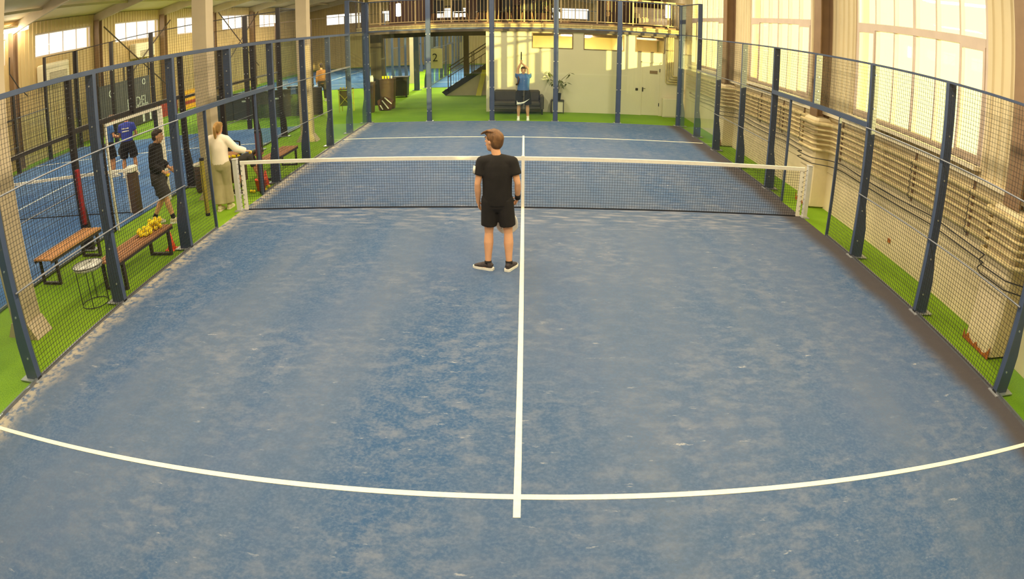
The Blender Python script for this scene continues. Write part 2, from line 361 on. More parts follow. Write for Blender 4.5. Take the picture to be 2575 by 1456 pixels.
# right wall: plaster blocks below, ribbed sheet with tall windows above
RW = [(-9.95, -6.0), (-3.95, -0.05), (1.92, 5.72), (7.95, 11.85)]
wr = S('wall_right', wall_open('y', 5.8, 0.3, HY0, HY1, 1.80, 5.6, [(a, b, 1.98, 5.0) for a, b in RW], -1), M['wall'])
for z0, z1, dx in ((0.0, 0.715, 0.0), (0.725, 1.80, 0.012)):
    y = HY0
    while y < HY1-0.1:
        y1 = min(y+6.0, HY1); O('wall_block', MB().box(5.8-dx, 6.1, y+0.004, y1-0.004, z0, z1), M['plaster'], wr); y = y1
O('wall_ledge', MB().box(5.70, 5.80, HY0, 12.3, 1.80, 1.86), M['sill'], wr)
def window(i, a, b, z0, z1, cols, ztr, x=5.86):
    r = E('window_%d' % i, (x, (a+b)/2, z0), None, None, kind='structure')
    f = MB(); t = 0.07
    f.box(x-0.04, x+0.06, a, a+t, z0, z1).box(x-0.04, x+0.06, b-t, b, z0, z1).box(x-0.04, x+0.06, a+t, b-t, z0, z0+t).box(x-0.04, x+0.06, a+t, b-t, z1-t, z1)
    O('window_frame', f, M['frame'], r)
    O('transom', MB().box(x-0.045, x+0.06, a+t, b-t, ztr-0.06, ztr+0.06), M['frame'], r)
    st = (b-a-2*t)/cols
    for k in range(cols):
        for c, d in ((z0+t, ztr-0.06), (ztr+0.06, z1-t)):
            O('pane', MB().box(x+0.005, x+0.012, a+t+k*st+0.012, a+t+(k+1)*st-0.012, c, d), M['ypane'], r)
        if k:
            ww = 0.045 if k == cols//2 else 0.022
            O('mullion', MB().box(x-0.035, x+0.05, a+t+k*st-ww, a+t+k*st+ww, z0+t, z1-t), M['frame'], r)
    for k in (0, cols-1):                                             # opening casements in the end bays
        y0, y1 = a+t+k*st+0.012, a+t+(k+1)*st-0.012; m = MB(); e = 0.05
        m.box(x-0.05, x-0.005, y0, y0+e, z0+t, ztr-0.06).box(x-0.05, x-0.005, y1-e, y1, z0+t, ztr-0.06).box(x-0.05, x-0.005, y0+e, y1-e, z0+t, z0+t+e).box(x-0.05, x-0.005, y0+e, y1-e, ztr-0.06-e, ztr-0.06)
        O('casement', m, M['frame'], r)
    O('sill', MB().box(5.62, 5.9, a-0.05, b+0.05, z0-0.05, z0), M['sill'], r)
for i, (a, b) in enumerate(RW): window(i+1, a, b, 1.98, 5.0, 6, 3.6)
# left wall with ribbon windows
LWN = [(2.6, 6.7), (8.6, 12.68), (14.68, 18.85), (20.84, 24.9), (26.6, 30.9), (32.7, 36.9)]
S('wall_left', wall_open('y', HX0, -0.3, HY0, HY1, 0, 5.6, [(a, b, 4.1, 5.1) for a, b in LWN], 1, 0.24), M['wallL'])
for i, (a, b) in enumerate(LWN):
    x = HX0-0.1; r = E('window_%d' % (i+5), (x, (a+b)/2, 4.1), None, None, kind='structure'); t = 0.06
    O('window_frame', MB().box(x-0.04, x+0.06, a, a+t, 4.1, 5.1).box(x-0.04, x+0.06, b-t, b, 4.1, 5.1).box(x-0.04, x+0.06, a+t, b-t, 4.1, 4.1+t).box(x-0.04, x+0.06, a+t, b-t, 5.1-t, 5.1), M['frame'], r)
    for k in range(4):
        st = (b-a-2*t)/4
        O('pane', MB().box(x, x+0.008, a+t+k*st+0.01, a+t+(k+1)*st-0.01, 4.1+t, 5.1-t), M['pane'], r)
        if k: O('mullion', MB().box(x-0.02, x+0.03, a+t+k*st-0.012, a+t+k*st+0.012, 4.1+t, 5.1-t), M['frame'], r)
FWN = [(-17.0, -13.6), (-12.0, -8.6), (-7.6, -4.4), (2.0, 5.4)]
S('wall_far', wall_open('x', HY1, 0.3, HX0, HX1, 0, 7.6, [(a, b, 3.9, 4.9) for a, b in FWN], -1, 0.24), M['wallL'])
for i, (a, b) in enumerate(FWN):
    y = HY1+0.1; r = E('window_%d' % (i+11), ((a+b)/2, y, 3.9), None, None, kind='structure'); t = 0.06
    O('window_frame', MB().box(a, a+t, y-0.06, y+0.04, 3.9, 4.9).box(b-t, b, y-0.06, y+0.04, 3.9, 4.9).box(a+t, b-t, y-0.06, y+0.04, 3.9, 3.9+t).box(a+t, b-t, y-0.06, y+0.04, 4.9-t, 4.9), M['frame'], r)
    for k in range(3):
        st = (b-a-2*t)/3
        O('pane', MB().box(a+t+k*st+0.02, a+t+(k+1)*st-0.02, y, y+0.008, 3.9+t, 4.9-t), M['pane'], r)
        if k: O('mullion', MB().box(a+t+k*st-0.02, a+t+k*st+0.02, y-0.04, y+0.03, 3.9+t, 4.9-t), M['frame'], r)
S('wall_near', MB().box(HX0-0.3, HX1+0.3, HY0-0.3, HY0, 0, 7.6), M['wallL'])
XM = (HX0+HX1)/2
rf = MB()
for xa, xb, za, zb in ((HX0-0.3, XM, 5.58, 7.4), (XM, HX1+0.3, 7.4, 5.58)):
    rf.prism([(xa, HY0-0.3, za), (xb, HY0-0.3, zb), (xb, HY0-0.3, zb+0.1), (xa, HY0-0.3, za+0.1)], (0, HY1-HY0+0.6, 0))
ce = S('ceiling', rf, M['roof'])
FR = [-11, -5, 1, 7, 13, 19, 25, 31, 37, 43]
for y in FR:
    for xa, xb, za, zb in ((HX0, XM, 5.58, 7.38), (XM, HX1, 7.38, 5.58)):
        m = MB(); m.prism([(xa, y-0.06, za-0.40), (xb, y-0.06, zb-0.30), (xb, y-0.06, zb), (xa, y-0.06, za)], (0, 0.12, 0))
        O('rafter', m, M['cream'], ce)
for x, z in ((-16.5, 5.84), (-14.5, 6.14), (-12.5, 6.44), (-10.5, 6.74)):
    O('purlin', MB().box(x-0.05, x+0.05, HY0, HY1, z-0.12, z-0.02), M['roof'], ce)
# steel columns on the left wall, a row between the courts, and cased columns on the window wall
for i, y in enumerate(FR[2:8]):
    m = MB().box(-18.46, -18.16, y-0.15, y-0.13, 0, 5.3).box(-18.46, -18.16, y+0.13, y+0.15, 0, 5.3).box(-18.32, -18.30, y-0.13, y+0.13, 0, 5.3)
    c = E('steel_column', (-18.31, y, 0), 'brown steel column on the far left wall, number %d from the camera side' % (i+1), 'column', 'columns on the left wall')
    O('shaft', m, M['brown'], c); O('base_plate', MB().box(-18.5, -18.1, y-0.2, y+0.2, 0, 0.03), M['brown'], c)
for i, (a, b) in enumerate((((13.0, 4.9), (19.0, 1.2)), ((19.0, 4.9), (13.0, 1.2)), ((25.0, 5.2), (31.0, 1.4)), ((31.0, 5.2), (25.0, 1.4)))):
    O('bracing_bar', MB().tube([(-17.93+0.08*(i % 2), a[0], a[1]), (-17.93+0.08*(i % 2), b[0], b[1])], 0.035, 6), M['dkbrown'],
      label='dark diagonal wall brace sloping down '+('away from' if a[0] < b[0] else 'towards')+' the camera, '+('by the second left window' if i < 2 else 'far down the hall'), cat='brace')
where = ['beside the round tray table', 'behind the woman in white', 'behind the far bench and blue fence posts', 'far behind the mezzanine']
for i, y in enumerate((-5, 1, 7, 25)):
    c = E('building_column', (-6.08, y, 0), 'cream square building column between the courts, '+where[i], 'column', 'cream columns between the courts')
    m = MB().box(-6.24, -5.92, y-0.16, y+0.16, 0.02, 5.0); O('shaft', m, M['cream'], c)
    O('flared_base', MB().prism([(-6.40, y-0.17, 0), (-5.76, y-0.17, 0), (-5.90, y-0.17, 0.2), (-6.26, y-0.17, 0.2)], (0, 0.34, 0)), M['cream'], c)
    O('column_cap', MB().box(-6.3, -5.86, y-0.2, y+0.2, 5.0, 6.9), M['cream'], c)
for i, y in enumerate((-5, 1, 7)):
    c = E('cased_column', (5.55, y, 0), ('brown steel column with cream cased foot by the right edge of the picture', 'brown steel column with cream cased foot beside the right net post', 'brown steel column with cream cased foot near the far end of the window wall')[i], 'column', 'columns on the window wall')
    m = MB().box(5.50, 5.52, y-0.16, y+0.16, 1.75, 5.5).box(5.76, 5.78, y-0.16, y+0.16, 1.75, 5.5).box(5.52, 5.76, y-0.012, y+0.012, 1.75, 5.5)
    O('shaft', m, M['brown'], c)
    O('cased_foot', MB().rbox(5.44, 5.86, y-0.30, y+0.30, 0.0, 1.74, 0.05), M['plaster'], c)
    m = MB(); rnd = random.Random(i)
    pts = [(5.43, y-0.31)] + [(5.43, y-0.31+0.62*k/12) for k in range(1, 13)]
    low = [(5.437, a, 0.005) for _, a in pts]; top = [(5.437, a, 0.03+0.10*rnd.random()**2+(0.08 if k in (0, 12) else 0)) for k, (_, a) in enumerate(pts)]
    m.prism(low+top[::-1], (-0.006, 0, 0))
    O('rust_stain', m, M['rust'], c, label='jagged orange rust at the column foot')
# painted pipes along the window wall, stepping out round each cased column
PZ = [(1.64, 0.040, 'topmost and thickest'), (1.53, 0.022, 'second from the top'), (1.44, 0.022, 'third from the top'), (1.35, 0.022, 'fourth from the top'), (1.26, 0.022, 'fifth from the top'), (1.15, 0.030, 'lowest')]
for z, r, w_ in PZ:
    p = [(5.74, -10.5, z)]
    for y in (-5, 1, 7):
        p += [(5.74, y-0.48, z), (5.70, y-0.42, z), (5.42, y-0.345, z), (5.395, y-0.29, z), (5.395, y+0.29, z), (5.42, y+0.345, z), (5.70, y+0.42, z), (5.74, y+0.48, z)]
    p += [(5.74, 12.0, z)]
    c = E('wall_pipe', (5.7, 1, z), 'cream painted heating pipe along the window wall, %s of the six' % w_, 'pipe', 'pipes along the window wall')
    O('pipe_run', MB().tube(p, r, 10), M['pipe'], c, smooth=True)
    for y in (-8.3, -3.0, -1.4, 2.4, 3.9, 5.2, 9.0):
        O('coupling', MB().tube([(5.74, y-0.05, z), (5.74, y+0.05, z)], r*1.3, 10), M['pipe'], c, smooth=True)
for i, y in enumerate((-7.2, -3.9, -2.35, 0.2, 2.0, 3.15, 4.6, 8.2)):
    b = E('pipe_bracket', (5.72, y, 1.1), ('dark bent pipe bracket on the window wall, '+('behind the right edge of the picture', 'right of the nearest fence post in view', 'left of the nearest fence post in view', 'behind the near gate post', 'behind the far gate post', 'beyond the net, left of the gate', 'under the middle window', 'under the farthest window')[i]), 'bracket', 'pipe brackets')
    O('strap', MB().tube([(5.79, y, 1.08)]+[(5.715-0.03*(k % 2), y, 1.10+0.048*k) for k in range(12)]+[(5.79, y, 1.72)], 0.006, 5), M['cable'], b)
    O('wall_plate', MB().box(5.77, 5.80, y-0.02, y+0.02, 1.05, 1.78), M['brown'], b)
for k, (z, sag, lab) in enumerate(((1.02, 0.05, 'thin dark cable sagging just below the wall pipes'), (0.90, 0.03, 'lower thin dark cable sagging under the wall pipes'))):
    p = []
    for j in range(120):
        y = -9.8+j*0.18
        near = min(abs(y-c) for c in (-5, 1, 7)); x = 5.76-0.38*max(0, min(1, (0.6-near)/0.25))
        p.append((x, y, z-sag*abs(math.sin(y*1.05))))
    O('wall_cable', MB().tube(p, 0.009, 5), M['cable'], label=lab, cat='cable')
O('sticker', MB().box(5.785, 5.801, -1.93, -1.85, 0.23, 0.29), M['rust'], label='small faded orange mark low on the plaster wall behind the right fence', cat='mark')

# ------------------------------------------------------------------ courts
def court(x0, x1, y0, y1, m, label, name='court_turf', lines=True):
    c = O(name, MB().box(x0, x1, y0, y1, 0.0005, 0.014), m, label=label, cat='court')
    if lines:
        xm, ym = (x0+x1)/2, (y0+y1)/2
        for s in (-1, 1): O('service_line', MB().box(x0, x1, ym+s*6.95-0.026, ym+s*6.95+0.026, 0.0141, 0.0175), M['line'], c)
        O('centre_line', MB().box(xm-0.025, xm+0.025, ym-7.16, ym+7.16, 0.0142, 0.018), M['line'], c)
    return c
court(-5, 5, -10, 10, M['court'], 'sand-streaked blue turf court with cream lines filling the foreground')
court(-17.3, -7.3, -10, 10, M['court2'], 'neighbouring blue turf court seen through the left fence')
court(-4.8, 5.2, 22.0, 42.0, M['court2'], 'blue turf court beyond the staircase')
court(-17.3, -7.3, 23.0, 43.0, M['court2'], 'blue turf court at the far left end of the hall')

def mesh_grid(axis, fix, a0, a1, z0, z1, r=0.0024, cell=0.05):
    mb = MB(); n = max(1, round((a1-a0)/cell)); k = max(1, round((z1-z0)/cell))
    P = (lambda a, z: (fix, a, z)) if axis == 'y' else (lambda a, z: (a, fix, z))
    for i in range(n+1):
        a = a0+(a1-a0)*i/n; mb.tube([P(a, z0), P(a, z1)], r, 4, caps=False)
    for i in range(k+1):
        z = z0+(z1-z0)*i/k; mb.tube([P(a0, z), P(a1, z)], r, 4, caps=False)
    return mb
def side_fence(x, s, yc, pm, wm, label, rail_h=0.05, cell=0.05, near_glass=True, group='padel court fences', bolts=True, lo=-10, hi=10):
    """one long side of a padel enclosure in the plane x, its outside towards s; posts every 2 m, gate gap in the middle."""
    F = E('court_fence', (x, yc, 0), label, 'fence', group)
    Y = [k for k in range(lo, hi+1, 2)]
    proto = {}
    for k in Y:
        h = 4.0 if abs(k) >= 8 else 2.94
        y = yc+k; z0 = 2.0 if k == 0 else 0.0
        key = (h, z0)
        if key not in proto:
            m = MB().box(min(x, x+s*0.12), max(x, x+s*0.12), y-0.04, y+0.04, z0, h)
            if z0 == 0: m.prism([(x+s*0.12, y-0.04, 0.01), (x+s*0.20, y-0.04, 0.01), (x+s*0.19, y-0.04, 0.45), (x+s*0.12, y-0.04, 0.85)], (0, 0.08, 0))
            p = O('post', m, pm, F); proto[key] = (p, y)
            if z0 == 0:
                O('base_plate', MB().box(min(x-s*0.03, x+s*0.28), max(x-s*0.03, x+s*0.28), y-0.09, y+0.09, 0.014, 0.026), M['zinc'], p)
            if bolts:
                for zz in ((0.28, 0.75, 1.25, 1.75, 2.3, 2.8) if z0 == 0 else (2.15, 2.3, 2.55, 2.85)):
                    O('bolt', MB().tube([(x+s*0.06, y-0.052, zz), (x+s*0.06, y-0.04, zz)], 0.012, 6), M['zinc'], p)
        else:
            q, y0 = proto[key]; dup(q, (0, y-y0, 0), F)
    top = 2.94
    a, b = max(-8, lo), min(8, hi)
    O('top_rail', MB().box(min(x, x+s*0.05), max(x, x+s*0.05), yc+a, yc+b, top, top+rail_h), pm, F)
    O('bottom_rail', MB().box(min(x, x+s*0.03), max(x, x+s*0.03), yc+lo, yc-1.07, 0.014, 0.05), M['rod'], F)
    O('bottom_rail', MB().box(min(x, x+s*0.03), max(x, x+s*0.03), yc+1.07, yc+hi, 0.014, 0.05), M['rod'], F)
    O('lintel', MB().box(min(x-s*0.01, x+s*0.06), max(x-s*0.01, x+s*0.06), yc-2, yc+2, 2.0, 2.08), pm, F)
    for t in (-1, 1): O('gate_post', MB().box(min(x, x+s*0.04), max(x, x+s*0.04), yc+t*1.05-0.02, yc+t*1.05+0.02, 0.01, 2.0), pm, F)
    xi = x-s*0.006
    st = dict(kind='stuff')
    for i in range(len(Y)-1):
        k = Y[i]; a, b = yc+k+0.045, yc+k+2-0.045
        if k >= 8 or k < -8:
            O('glass_pane', MB().box(x-0.006, x+0.006, a, b, 0.05, 3.0), M['glass'], F)
            O('mesh_panel', mesh_grid('y', xi, a, b, 3.02, 3.98, cell=cell), wm, F, **st)
            O('glass_rail', MB().box(min(x, x+s*0.03), max(x, x+s*0.03), a, b, 3.0, 3.03), pm, F)
            O('top_bar', MB().box(min(x, x+s*0.03), max(x, x+s*0.03), a, b, 3.97, 4.0), pm, F)
        elif k >= 6 or k < -6:
            O('glass_pane', MB().box(x-0.006, x+0.006, a, b, 0.05, 1.99), M['glass'], F)
            O('glass_rail', MB().box(min(x-s*0.01, x+s*0.03), max(x-s*0.01, x+s*0.03), a, b, 1.99, 2.03), M['rod'], F)
            O('mesh_panel', mesh_grid('y', xi, a, b, 2.04, top, cell=cell), wm, F, **st)
        elif k in (-2, 0):
            O('mesh_panel', mesh_grid('y', xi, a, b, 2.09, top, cell=cell), wm, F, **st)
            c, d = (a, yc-1.07) if k == -2 else (yc+1.07, b)
            O('mesh_panel', mesh_grid('y', xi, c, d, 0.05, 1.99, cell=cell), wm, F, **st)
        else:
            O('mesh_panel', mesh_grid('y', xi, a, b, 0.05, top, cell=cell), wm, F, **st)
            for z in (1.0, 2.0):
                O('tension_rod', MB().tube([(xi-s*0.012, a-0.06, z), (xi-s*0.012, b+0.06, z)], 0.011, 6), M['rod'], F) if pm is not M['black'] or z < 1.5 else O('mid_rail', MB().box(min(x, x+s*0.06), max(x, x+s*0.06), a, b, 1.97, 2.03), pm, F)
    return F
def end_wall(y, s, xc, pm, wm, label, cell=0.05, group='padel court end walls'):
    F = E('glass_end_wall', (xc, y, 0), label, 'glass wall', group); p0 = None
    for k in range(-5, 6, 2):
        x = xc+k
        if p0 is None:
            m = MB().box(x-0.075, x+0.075, min(y, y+s*0.1), max(y, y+s*0.1), 0, 4.0); p0 = O('post', m, pm, F)
            O('base_plate', MB().box(x-0.12, x+0.12, min(y-s*.02, y+s*0.2), max(y-s*.02, y+s*0.2), 0.0, 0.02), M['zinc'], p0)
            for zz in (0.35, 1.1, 1.95, 2.85):
                for dx in (-0.06, 0.06): O('bolt', MB().tube([(x+dx, y-s*0.02, zz), (x+dx, y, zz)], 0.018, 6), M['zinc'], p0)
            x00 = x
        else: dup(p0, (x-x00, 0, 0), F)
        if k < 5:
            O('glass_pane', MB().box(x+0.04, x+1.96, y-0.006, y+0.006, 0.03, 3.0), M['glass'], F)
            O('glass_rail', MB().box(x+0.06, x+1.94, min(y, y+s*.03), max(y, y+s*.03), 2.99, 3.03), pm, F)
            O('mesh_panel', mesh_grid('x', y-s*0.006, x+0.08, x+1.92, 3.04, 3.98, cell=cell), wm, F, kind='stuff')
            O('top_bar', MB().box(x+0.06, x+1.94, min(y, y+s*.03), max(y, y+s*.03), 3.97, 4.0), pm, F)
    return F
side_fence(-5, -1, 0, M['blue'], M['wire'], 'blue mesh side fence of the near court, on the left', 0.06)
side_fence(5, 1, 0, M['blue'], M['wire'], 'blue mesh side fence of the near court, in front of the window wall', 0.03)
end_wall(10, 1, 0, M['blue'], M['wire'], 'blue framed glass end wall behind the far service line')
side_fence(-7.3, 1, 0, M['black'], M['wireb'], 'black mesh fence of the neighbouring court, the side nearest the benches', 0.05)
side_fence(-17.3, -1, 0, M['black'], M['wireb'], 'black mesh fence of the neighbouring court, far side by the left wall', 0.05, 0.1, bolts=False)
end_wall(10, 1, -12.3, M['black'], M['wireb'], 'black framed glass end wall of the neighbouring court', 0.1)
end_wall(22.0, -1, 0.2, M['blue'], M['wire'], 'blue framed glass end wall beyond the staircase', 0.1)
side_fence(-4.8, -1, 32, M['blue'], M['wire'], 'blue mesh fence of the court beyond the staircase', 0.05, 0.1, bolts=False)
side_fence(-7.3, 1, 33, M['blue'], M['wire'], 'blue mesh fence of the far left court', 0.05, 0.1, bolts=False)
end_wall(23.0, -1, -12.3, M['dkbrown'], M['wireb'], 'brown framed glass end wall of the far left court', 0.1)

# net of the near court
def net(xc, y, half, label, post_m, pad=None):
    N = E('court_net', (xc, y, 0.014), label, 'net', 'padel nets')
    H = lambda x: 0.885+0.03*((x-xc)/half)**2
    n = 24; m = MB()
    xs = [xc-half+2*half*i/n for i in range(n+1)]
    prof = [(-0.012, -0.062), (-0.013, -0.004), (0, 0.004), (0.013, -0.004), (0.012, -0.062)]
    for x in xs:
        for dy, dz in prof: m.v.append(Vector((x, y+dy, H(x)+dz)))
    for i in range(n):
        for j in range(5): m.f.append((i*5+j, i*5+(j+1) % 5, (i+1)*5+(j+1) % 5, (i+1)*5+j))
    m.f.append((0, 1, 2, 3, 4)); m.f.append(tuple(n*5+j for j in range(5))[::-1])
    O('top_tape', m, M['tape'], N)
    m = MB(); r = 0.0023; c = 0.044; k = int(2*half/c)
    for i in range(k+1):
        x = xc-half+2*half*i/k; m.tube([(x, y, 0.03), (x, y, H(x)-0.05)], r, 4, caps=False)
    for j in range(19):
        z = 0.03+j*0.0445; m.tube([(x_, y, z*(H(x_)-0.05)/0.835) for x_ in xs], r, 4, caps=False)
    O('net_mesh', m, M['netblk'], N, kind='stuff')
    O('bottom_band', MB().box(xc-half, xc+half, y-0.006, y+0.006, 0.016, 0.034), M['netblk'], N)
    O('centre_strap', MB().box(xc-0.026, xc+0.026, y-0.016, y+0.016, 0.016, 0.90), M['tape'], N)
    for s in (-1, 1):
        xe = xc+s*half
        O('side_band', MB().box(min(xe, xe-s*0.08), max(xe, xe-s*0.08), y-0.008, y+0.008, 0.02, 0.90), M['tape'], N)
        p = []
        for j in range(19): p.append((xe-s*0.03 if j % 2 else xe+s*0.06, y-0.014, 0.08+j*0.044))
        O('lacing', MB().tube(p, 0.004, 4), M['netblk'], N)
        P = E('net_post', (xe+s*0.10, y, 0), ('%s net post of %s' % (('left' if s < 0 else 'right'), label)), 'net post', 'net posts')
        O('shaft', MB().rbox(xe+s*0.10-0.045, xe+s*0.10+0.045, y-0.045, y+0.045, 0.02, 0.95, 0.008), post_m, P)
        O('cap', MB().box(xe+s*0.10-0.05, xe+s*0.10+0.05, y-0.05, y+0.05, 0.95, 0.965), post_m, P)
        O('foot_plate', MB().box(xe+s*0.10-0.08, xe+s*0.10+0.08, y-0.09, y+0.09, 0.0, 0.02), M['zinc'], P)
        if pad is not None and s > 0:
            O('pad', MB().rbox(xe+s*0.10-0.10, xe+s*0.10+0.10, y-0.10, y+0.10, 0.02, 0.84, 0.03), pad, P)
            O('pad_top', MB().rbox(xe+s*0.10-0.11, xe+s*0.10+0.11, y-0.11, y+0.11, 0.84, 0.97, 0.03), M['tape'], P)
    return N
net(0, 0, 4.95, 'the near court net with cream tape', M['postw'])
net(-12.3, 0.1, 4.7, 'the neighbouring court net', M['black'], M['brn'])
# ------------------------------------------------------------------ white room under the mezzanine
WB = [(0.28, 1.71, 2.29, 2.86), (2.08, 3.52, 2.28, 2.87), (3.92, 4.99, 2.29, 2.88)]
DR = (4.15, 4.86, 0.0, 1.95)
XE = 5.69
wb = S('wall_back', wall_open('x', 12.4, 0.14, -1.30, XE, 0, 2.9, WB+[DR]), M['white'])
O('corner_trim', MB().box(-1.32, -1.05, 12.375, 12.40, 0, 2.9), M['white'], wb)
for x in (-0.24,):
    O('cover_strip', MB().box(x-0.04, x+0.04, 12.385, 12.40, 0, 2.9), M['cream'], wb)
S('wall_room_side', MB().box(-1.30, -1.18, 12.54, 17.4, 0, 2.9), M['white'])
S('wall_room_rear', MB().box(-1.18, XE, 17.2, 17.35, 0, 2.9), M['warm'])
S('wall_partition', MB().box(3.70, 3.80, 12.54, 17.2, 0, 2.9), M['warm'])
area(2.0, 14.6, 2.8, 1.2, 1.2, 600, (1.0, 0.84, 0.58))
area(4.7, 14.6, 2.8, 0.8, 0.8, 130, (1.0, 0.85, 0.6))
lf = E('ceiling_light', (2.45, 15.2, 2.62), 'round glowing ceiling light inside the lit room behind the middle window', 'lamp')
O('shade', MB().lathe([(0.02, 0), (0.16, 0.01), (0.2, 0.06), (0.2, 0.12)], (2.45, 15.2, 2.68)), M['lampw'], lf, smooth=True)
O('mount', MB().lathe([(0.05, 0), (0.06, 0.06)], (2.45, 15.2, 2.80)), M['white'], lf)
for i, (a, b, c, d) in enumerate(WB):
    r = E('window_%d' % (i+15), ((a+b)/2, 12.4, c), None, None, kind='structure'); t = 0.03; y = 12.40
    O('window_frame', MB().box(a, a+t, y-0.02, y+0.08, c, d).box(b-t, b, y-0.02, y+0.08, c, d).box(a+t, b-t, y-0.02, y+0.08, c, c+t).box(a+t, b-t, y-0.02, y+0.08, d-t, d), M['brown'], r)
    O('pane', MB().box(a+t, b-t, y+0.03, y+0.038, c+t, d-t), M['dkpane'], r)
dr = E('door_1', ((DR[0]+DR[1])/2, 12.4, 0), None, None, kind='structure')
O('door_leaf', MB().box(DR[0]+0.03, DR[1]-0.03, 12.41, 12.46, 0.01, 1.92), M['white'], dr)
O('door_frame', MB().box(DR[0]-0.03, DR[0]+0.028, 12.385, 12.47, 0, 1.95).box(DR[1]-0.028, DR[1]+0.03, 12.385, 12.47, 0, 1.95).box(DR[0]-0.03, DR[1]+0.03, 12.385, 12.47, 1.925, 1.98), M['white'], dr)
O('door_handle', MB().box(4.20, 4.24, 12.395, 12.41, 0.86, 1.02).tube([(4.22, 12.40, 0.98), (4.22, 12.36, 0.98), (4.31, 12.36, 0.98)], 0.009, 6), M['black'], dr)
O('door_sign', MB().box(4.46, 4.74, 12.395, 12.412, 1.53, 1.64), M['brown'], dr, label='small brown and grey door sign')
for z in (0.35, 1.6): O('hinge', MB().box(DR[1]-0.045, DR[1]-0.02, 12.38, 12.412, z, z+0.12), M['black'], dr)
sw = O('wall_switch', MB().rbox(3.955, 4.045, 12.375, 12.40, 0.89, 0.98, 0.01), M['black'], label='small black switch box on the white wall left of the door', cat='switch')
# electrical box and pipes in the corner by the door
cb = E('wall_cabinet', (5.2, 12.25, 0), 'low white cabinet on the floor right of the white door', 'cabinet')
O('body', MB().rbox(4.93, 5.50, 12.12, 12.39, 0.0, 0.68, 0.012), M['white'], cb)
O('door', MB().box(4.96, 5.47, 12.105, 12.12, 0.04, 0.65), M['white'], cb)
for i in range(4):
    x = 5.04+0.075*i; z = 1.22+0.085*i
    w_ = ('outermost', 'second', 'third', 'innermost')[i]
    c = E('corner_pipe', (x, 12.33, z), 'cream pipe turning from the corner wall up beside the door, %s of the four' % w_, 'pipe', 'pipes beside the door')
    O('pipe_run', MB().tube([(5.70, 12.33, z), (x+0.06, 12.33, z), (x+0.02, 12.33, z+0.02), (x, 12.33, z+0.06), (x, 12.33, 2.9)], 0.026, 8), M['pipe'], c, smooth=True)
    O('clip', MB().box(x-0.035, x+0.035, 12.30, 12.36, 2.4, 2.43), M['brown'], c)
# ------------------------------------------------------------------ mezzanine
mz = S('floor_mezzanine', MB().box(-5.5, XE, 12.42, 19.5, 2.9, 3.16), M['slab'])
O('edge_beam', MB().box(-5.5, XE, 12.30, 12.42, 2.90, 3.02), M['slabd'], mz)
O('edge_board', MB().box(-5.5, XE, 12.34, 12.42, 3.16, 3.24), M['brown'], mz)
O('under_beam', MB().box(-5.5, XE, 14.5, 14.7, 2.72, 2.9), M['dkbrown'], mz)
for j, (z, r) in enumerate(((3.06, 0.04), (3.14, 0.04))):
    c = E('mezzanine_pipe', (0, 12.26, z), 'cream pipe along the mezzanine edge, the %s of two' % ('lower' if j == 0 else 'upper'), 'pipe', 'pipes on the mezzanine edge')
    O('pipe_run', MB().tube([(-5.9, 12.26, z), (XE, 12.26, z)], r, 8), M['pipe'], c, smooth=True)
    for x in (-4.6, -2.6, -1.0, 0.6, 2.3, 3.9): O('coupling', MB().tube([(x, 12.26, z), (x+0.08, 12.26, z)], r*1.3, 8), M['pipe'], c, smooth=True)
for j in range(4):
    x = -5.62-0.10*j; c = E('riser_pipe', (x, 12.3, 3.0), 'upright pipe at the left end of the mezzanine, %s' % ('nearest the railing', 'second from the railing', 'third from the railing', 'furthest from the railing')[j], 'pipe', 'upright pipes at the mezzanine end')
    O('pipe_run', MB().tube([(-5.5, 12.3, 3.22-0.07*j), (x+0.07, 12.3, 3.22-0.07*j), (x+0.02, 12.3, 3.24-0.07*j), (x, 12.3, 3.30-0.07*j), (x, 12.3, 6.4)], 0.024, 8), M['slabd'] if j % 2 else M['pipe'], c, smooth=True)
    O('clip', MB().box(x-0.035, x+0.035, 12.27, 12.33, 3.7, 3.73), M['brown'], c)
rl = E('balcony_railing', (0, 12.45, 3.2), 'cream steel balcony railing with thin upright balusters along the mezzanine edge', 'railing')
O('bottom_rail', MB().box(-5.5, XE, 12.435, 12.465, 3.29, 3.32), M['rail'], rl)
O('top_rail', MB().box(-5.5, XE, 12.42, 12.48, 4.14, 4.19), M['rail'], rl)
b0 = None
for i in range(88):
    x = -5.45+i*0.127
    if x > XE-0.03: break
    if i % 10 == 3:
        O('rail_post', MB().box(x-0.025, x+0.025, 12.425, 12.475, 3.16, 4.14), M['rail'], rl)
    elif b0 is None: b0 = O('baluster', MB().box(x-0.008, x+0.008, 12.442, 12.458, 3.32, 4.14), M['rail'], rl); bx0 = x
    else: same(b0, WL[b0]+Vector((x-bx0, 0, 0)), rl)
# things upstairs
S('wall_upper', wall_open('x', 16.6, 0.12, -5.4, XE, 3.16, 5.6, [(-3.6, -2.4, 3.5, 4.6), (1.15, 3.0, 3.4, 4.6)]), M['wenge'])
def chair(x, y, rot, label, m=M['blk'], z=3.16):
    c = E('chair', (x, y, z), label, 'chair', 'chairs upstairs')
    R = Matrix.Rotation(rot, 3, 'Z')
    def T(mb):
        for i, v in enumerate(mb.v): mb.v[i] = R@v+Vector((x, y, z))
        return mb
    O('seat', T(MB().rbox(-0.22, 0.22, -0.22, 0.22, 0.44, 0.49, 0.03)), m, c)
    O('backrest', T(MB().prism([(-0.21, -0.20, 0.50), (0.21, -0.20, 0.50), (0.19, -0.27, 0.92), (-0.19, -0.27, 0.92)], (0, -0.03, 0))), m, c)
    for a in (-1, 1):
        for b in (-1, 1): O('leg', T(MB().tube([(a*0.17, b*0.17, 0.44), (a*0.22, b*0.23, 0)], 0.013, 6)), M['woodl'], c)
